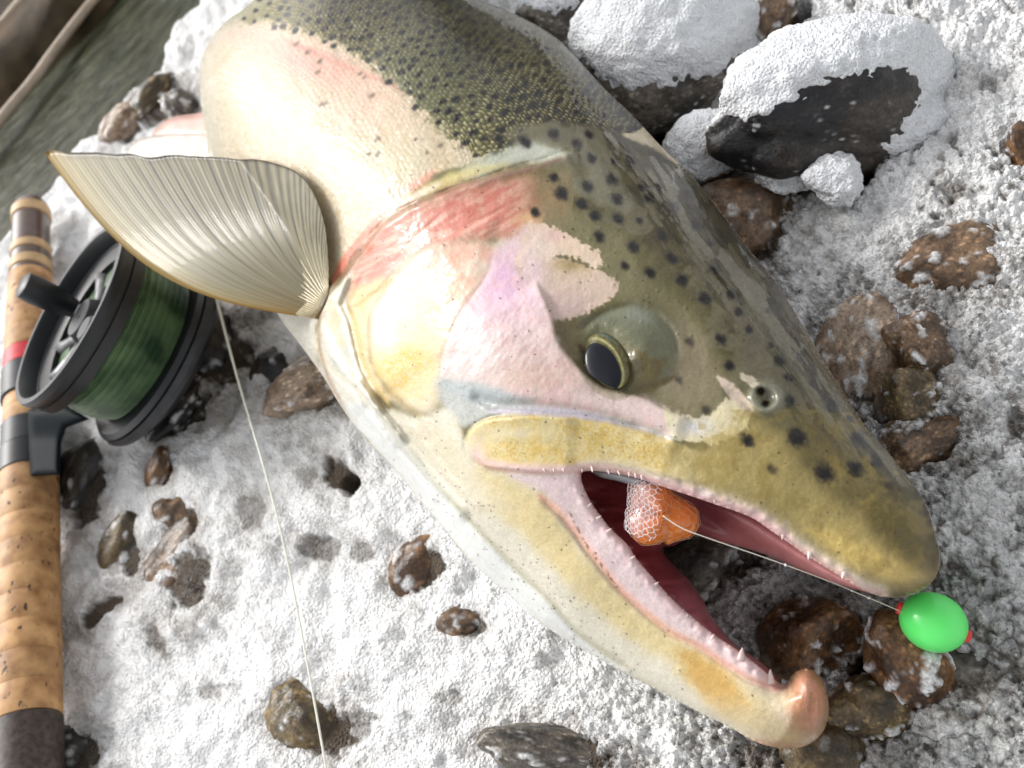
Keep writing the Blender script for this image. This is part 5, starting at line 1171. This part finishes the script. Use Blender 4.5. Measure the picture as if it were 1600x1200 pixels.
h2 = np.interp(l2[:, 0], [1036, 1090, 1250, 1350, 1412], [.0655, .062, .046, .030, .0165])
oo = tube('leader_line', unproj(l2[:, 0], l2[:, 1], h2), .00015, M_LINE, None, 7); tag(oo, 'thin leader line stretched from the bait in the mouth towards the bead', 'fishing line', 'fishing lines')
M_DROP = simple('water_drop', (.8, .8, .78), .05, coat=1)
for t in (22, 33, 37):
    p = unproj(l2[t, 0], l2[t, 1], h2[t]); v, f = ICO[3]; me = mesh_np('water_drop', v * (.00028 + .0001 * (t % 3)), f); o = link('water_drop', me, M_DROP); o.location = p; adopt(o, oo)
# spawn sac: roe wrapped in netting
sacC = unproj(1026, 800, .060); ss = pxsize(1034, 798, .060)
eX = RW @ np.array([1, 0, 0]); eY = RW @ np.array([0, -1, 0]); eZ = RW @ np.array([0, 0, 1])
def sac_shape(v, grow=0.0):
    x, y, zz = v[:, 0], v[:, 1], v[:, 2]
    r = 1 + .16 * np.sin(3 * np.arctan2(y, x) + 1.2) + .12 * (fbm3(v * 2 + 3, 810, 2) - .5)
    px = x * 54 * r + 4; py = y * 52 * r; py = py + np.where(px < 0, -.16 * (0 - px), 0) + np.where(px > 14, 8, 0)
    pz = zz * 34 * r
    k = (1 + grow)
    return (px[:, None] * eX + py[:, None] * eY + pz[:, None] * eZ) * ss * k
sac = empty('bait_sac', tuple(sacC)); tag(sac, 'orange egg sac in white netting held in the fish\'s open mouth', 'bait')
v, f = ICO[5]; w1, w2, wc = worley2(np.arctan2(v[:, 1], v[:, 0]) * 5, v[:, 2] * 5, 820)
vs_ = sac_shape(v) * (1 + .07 * (.5 - w1))[:, None]
oc = srgb((224, 118, 26)) * (1 - .45 * wc[:, None]) + srgb((232, 150, 78)) * .45 * wc[:, None]
pl_ = (sstep(-.05, -.45, v[:, 0] + .5 * np.clip(v[:, 1], 0, 1)) * .75)[:, None]; oc = oc * (1 - pl_) + srgb((224, 182, 176)) * pl_
M_ROE = attr_mat('salmon_roe', sss=.35, rad=(.004, .0015, .0005), coat=.8, coatr=.08, grain=.1)
o = link('roe', mesh_np('roe', vs_, f, oc, np.full(len(vs_), .2)), M_ROE); o.location = sacC; adopt(o, sac)
def netting(sub, grow, rad, sel, name, m):
    v, f = ICO[sub]; ctr = v[f].mean(1); ctr /= np.linalg.norm(ctr, axis=1)[:, None]
    ctr = ctr + (np.random.RandomState(4).rand(*ctr.shape) - .5) * .05
    P = sac_shape(ctr, grow); ed = {}
    for k, tri in enumerate(f):
        for a, b in ((0, 1), (1, 2), (2, 0)):
            ed.setdefault(tuple(sorted((tri[a], tri[b]))), []).append(k)
    V = []; F = []
    for e_ in ed.values():
        if len(e_) < 2: continue
        a, b = P[e_[0]], P[e_[1]]
        if not sel(ctr[e_[0]]): continue
        t = (b - a) / (np.linalg.norm(b - a) + 1e-12); u = np.cross(t, [.3, .5, .8]); u /= np.linalg.norm(u); w = np.cross(t, u); o_ = len(V)
        for q_ in (a, b):
            for j in range(4): V.append(q_ + (u * math.cos(j * 1.5708) + w * math.sin(j * 1.5708)) * rad)
        for j in range(4): F.append((o_ + j, o_ + (j + 1) % 4, o_ + 4 + (j + 1) % 4, o_ + 4 + j))
    ob = link(name, mesh_np(name, np.array(V), np.array(F)), m); ob.location = sacC; return adopt(ob, sac)
M_NET = simple('net_thread', (.70, .45, .28), .4, var=.15); M_NETW = simple('white_net_thread', (.78, .70, .72), .4, var=.1)
netting(3, .03, .00006, lambda c: True, 'netting', M_NET)
n2 = netting(4, .10, .00012, lambda c: c[0] < -.1 and c[1] < .6, 'loose_netting', M_NETW)
# green bead
bc = unproj(1458, 972, .014); br = 49 * pxsize(1458, 972, .014)
bead = empty('float_bead', tuple(bc)); tag(bead, 'bright fluorescent green oval bead with red ends below the snout tip', 'bead')
bax = RW @ np.array([.88, -.34, .33]); bax /= np.linalg.norm(bax)
m_, n_, l_, p_b = mat('fluorescent_green'); p_b.inputs['Base Color'].default_value = (.14, .95, .20, 1); p_b.inputs['Roughness'].default_value = .3; p_b.inputs['Coat Weight'].default_value = .3; p_b.inputs['Subsurface Weight'].default_value = .4; p_b.inputs['Subsurface Radius'].default_value = (.002, .006, .002); p_b.inputs['Subsurface Scale'].default_value = 1
pr = [(-br * 1.02 * math.cos(t), max(br * .93 * math.sin(t), .0002)) for t in np.linspace(.12, math.pi - .12, 26)]
lathe('shell', bc, bax, pr, m_, bead, 40)
M_REDB = simple('red_plastic', (.85, .06, .05), .35, var=.1)
lathe('end_plug', bc + bax * br * 1.0, bax, [(0, br * .2), (br * .1, br * .2), (br * .14, br * .13)], M_REDB, bead, 20)
lathe('end_plug', bc - bax * br * 1.0, -bax, [(0, br * .2), (br * .1, br * .2), (br * .14, br * .13)], M_REDB, bead, 20)
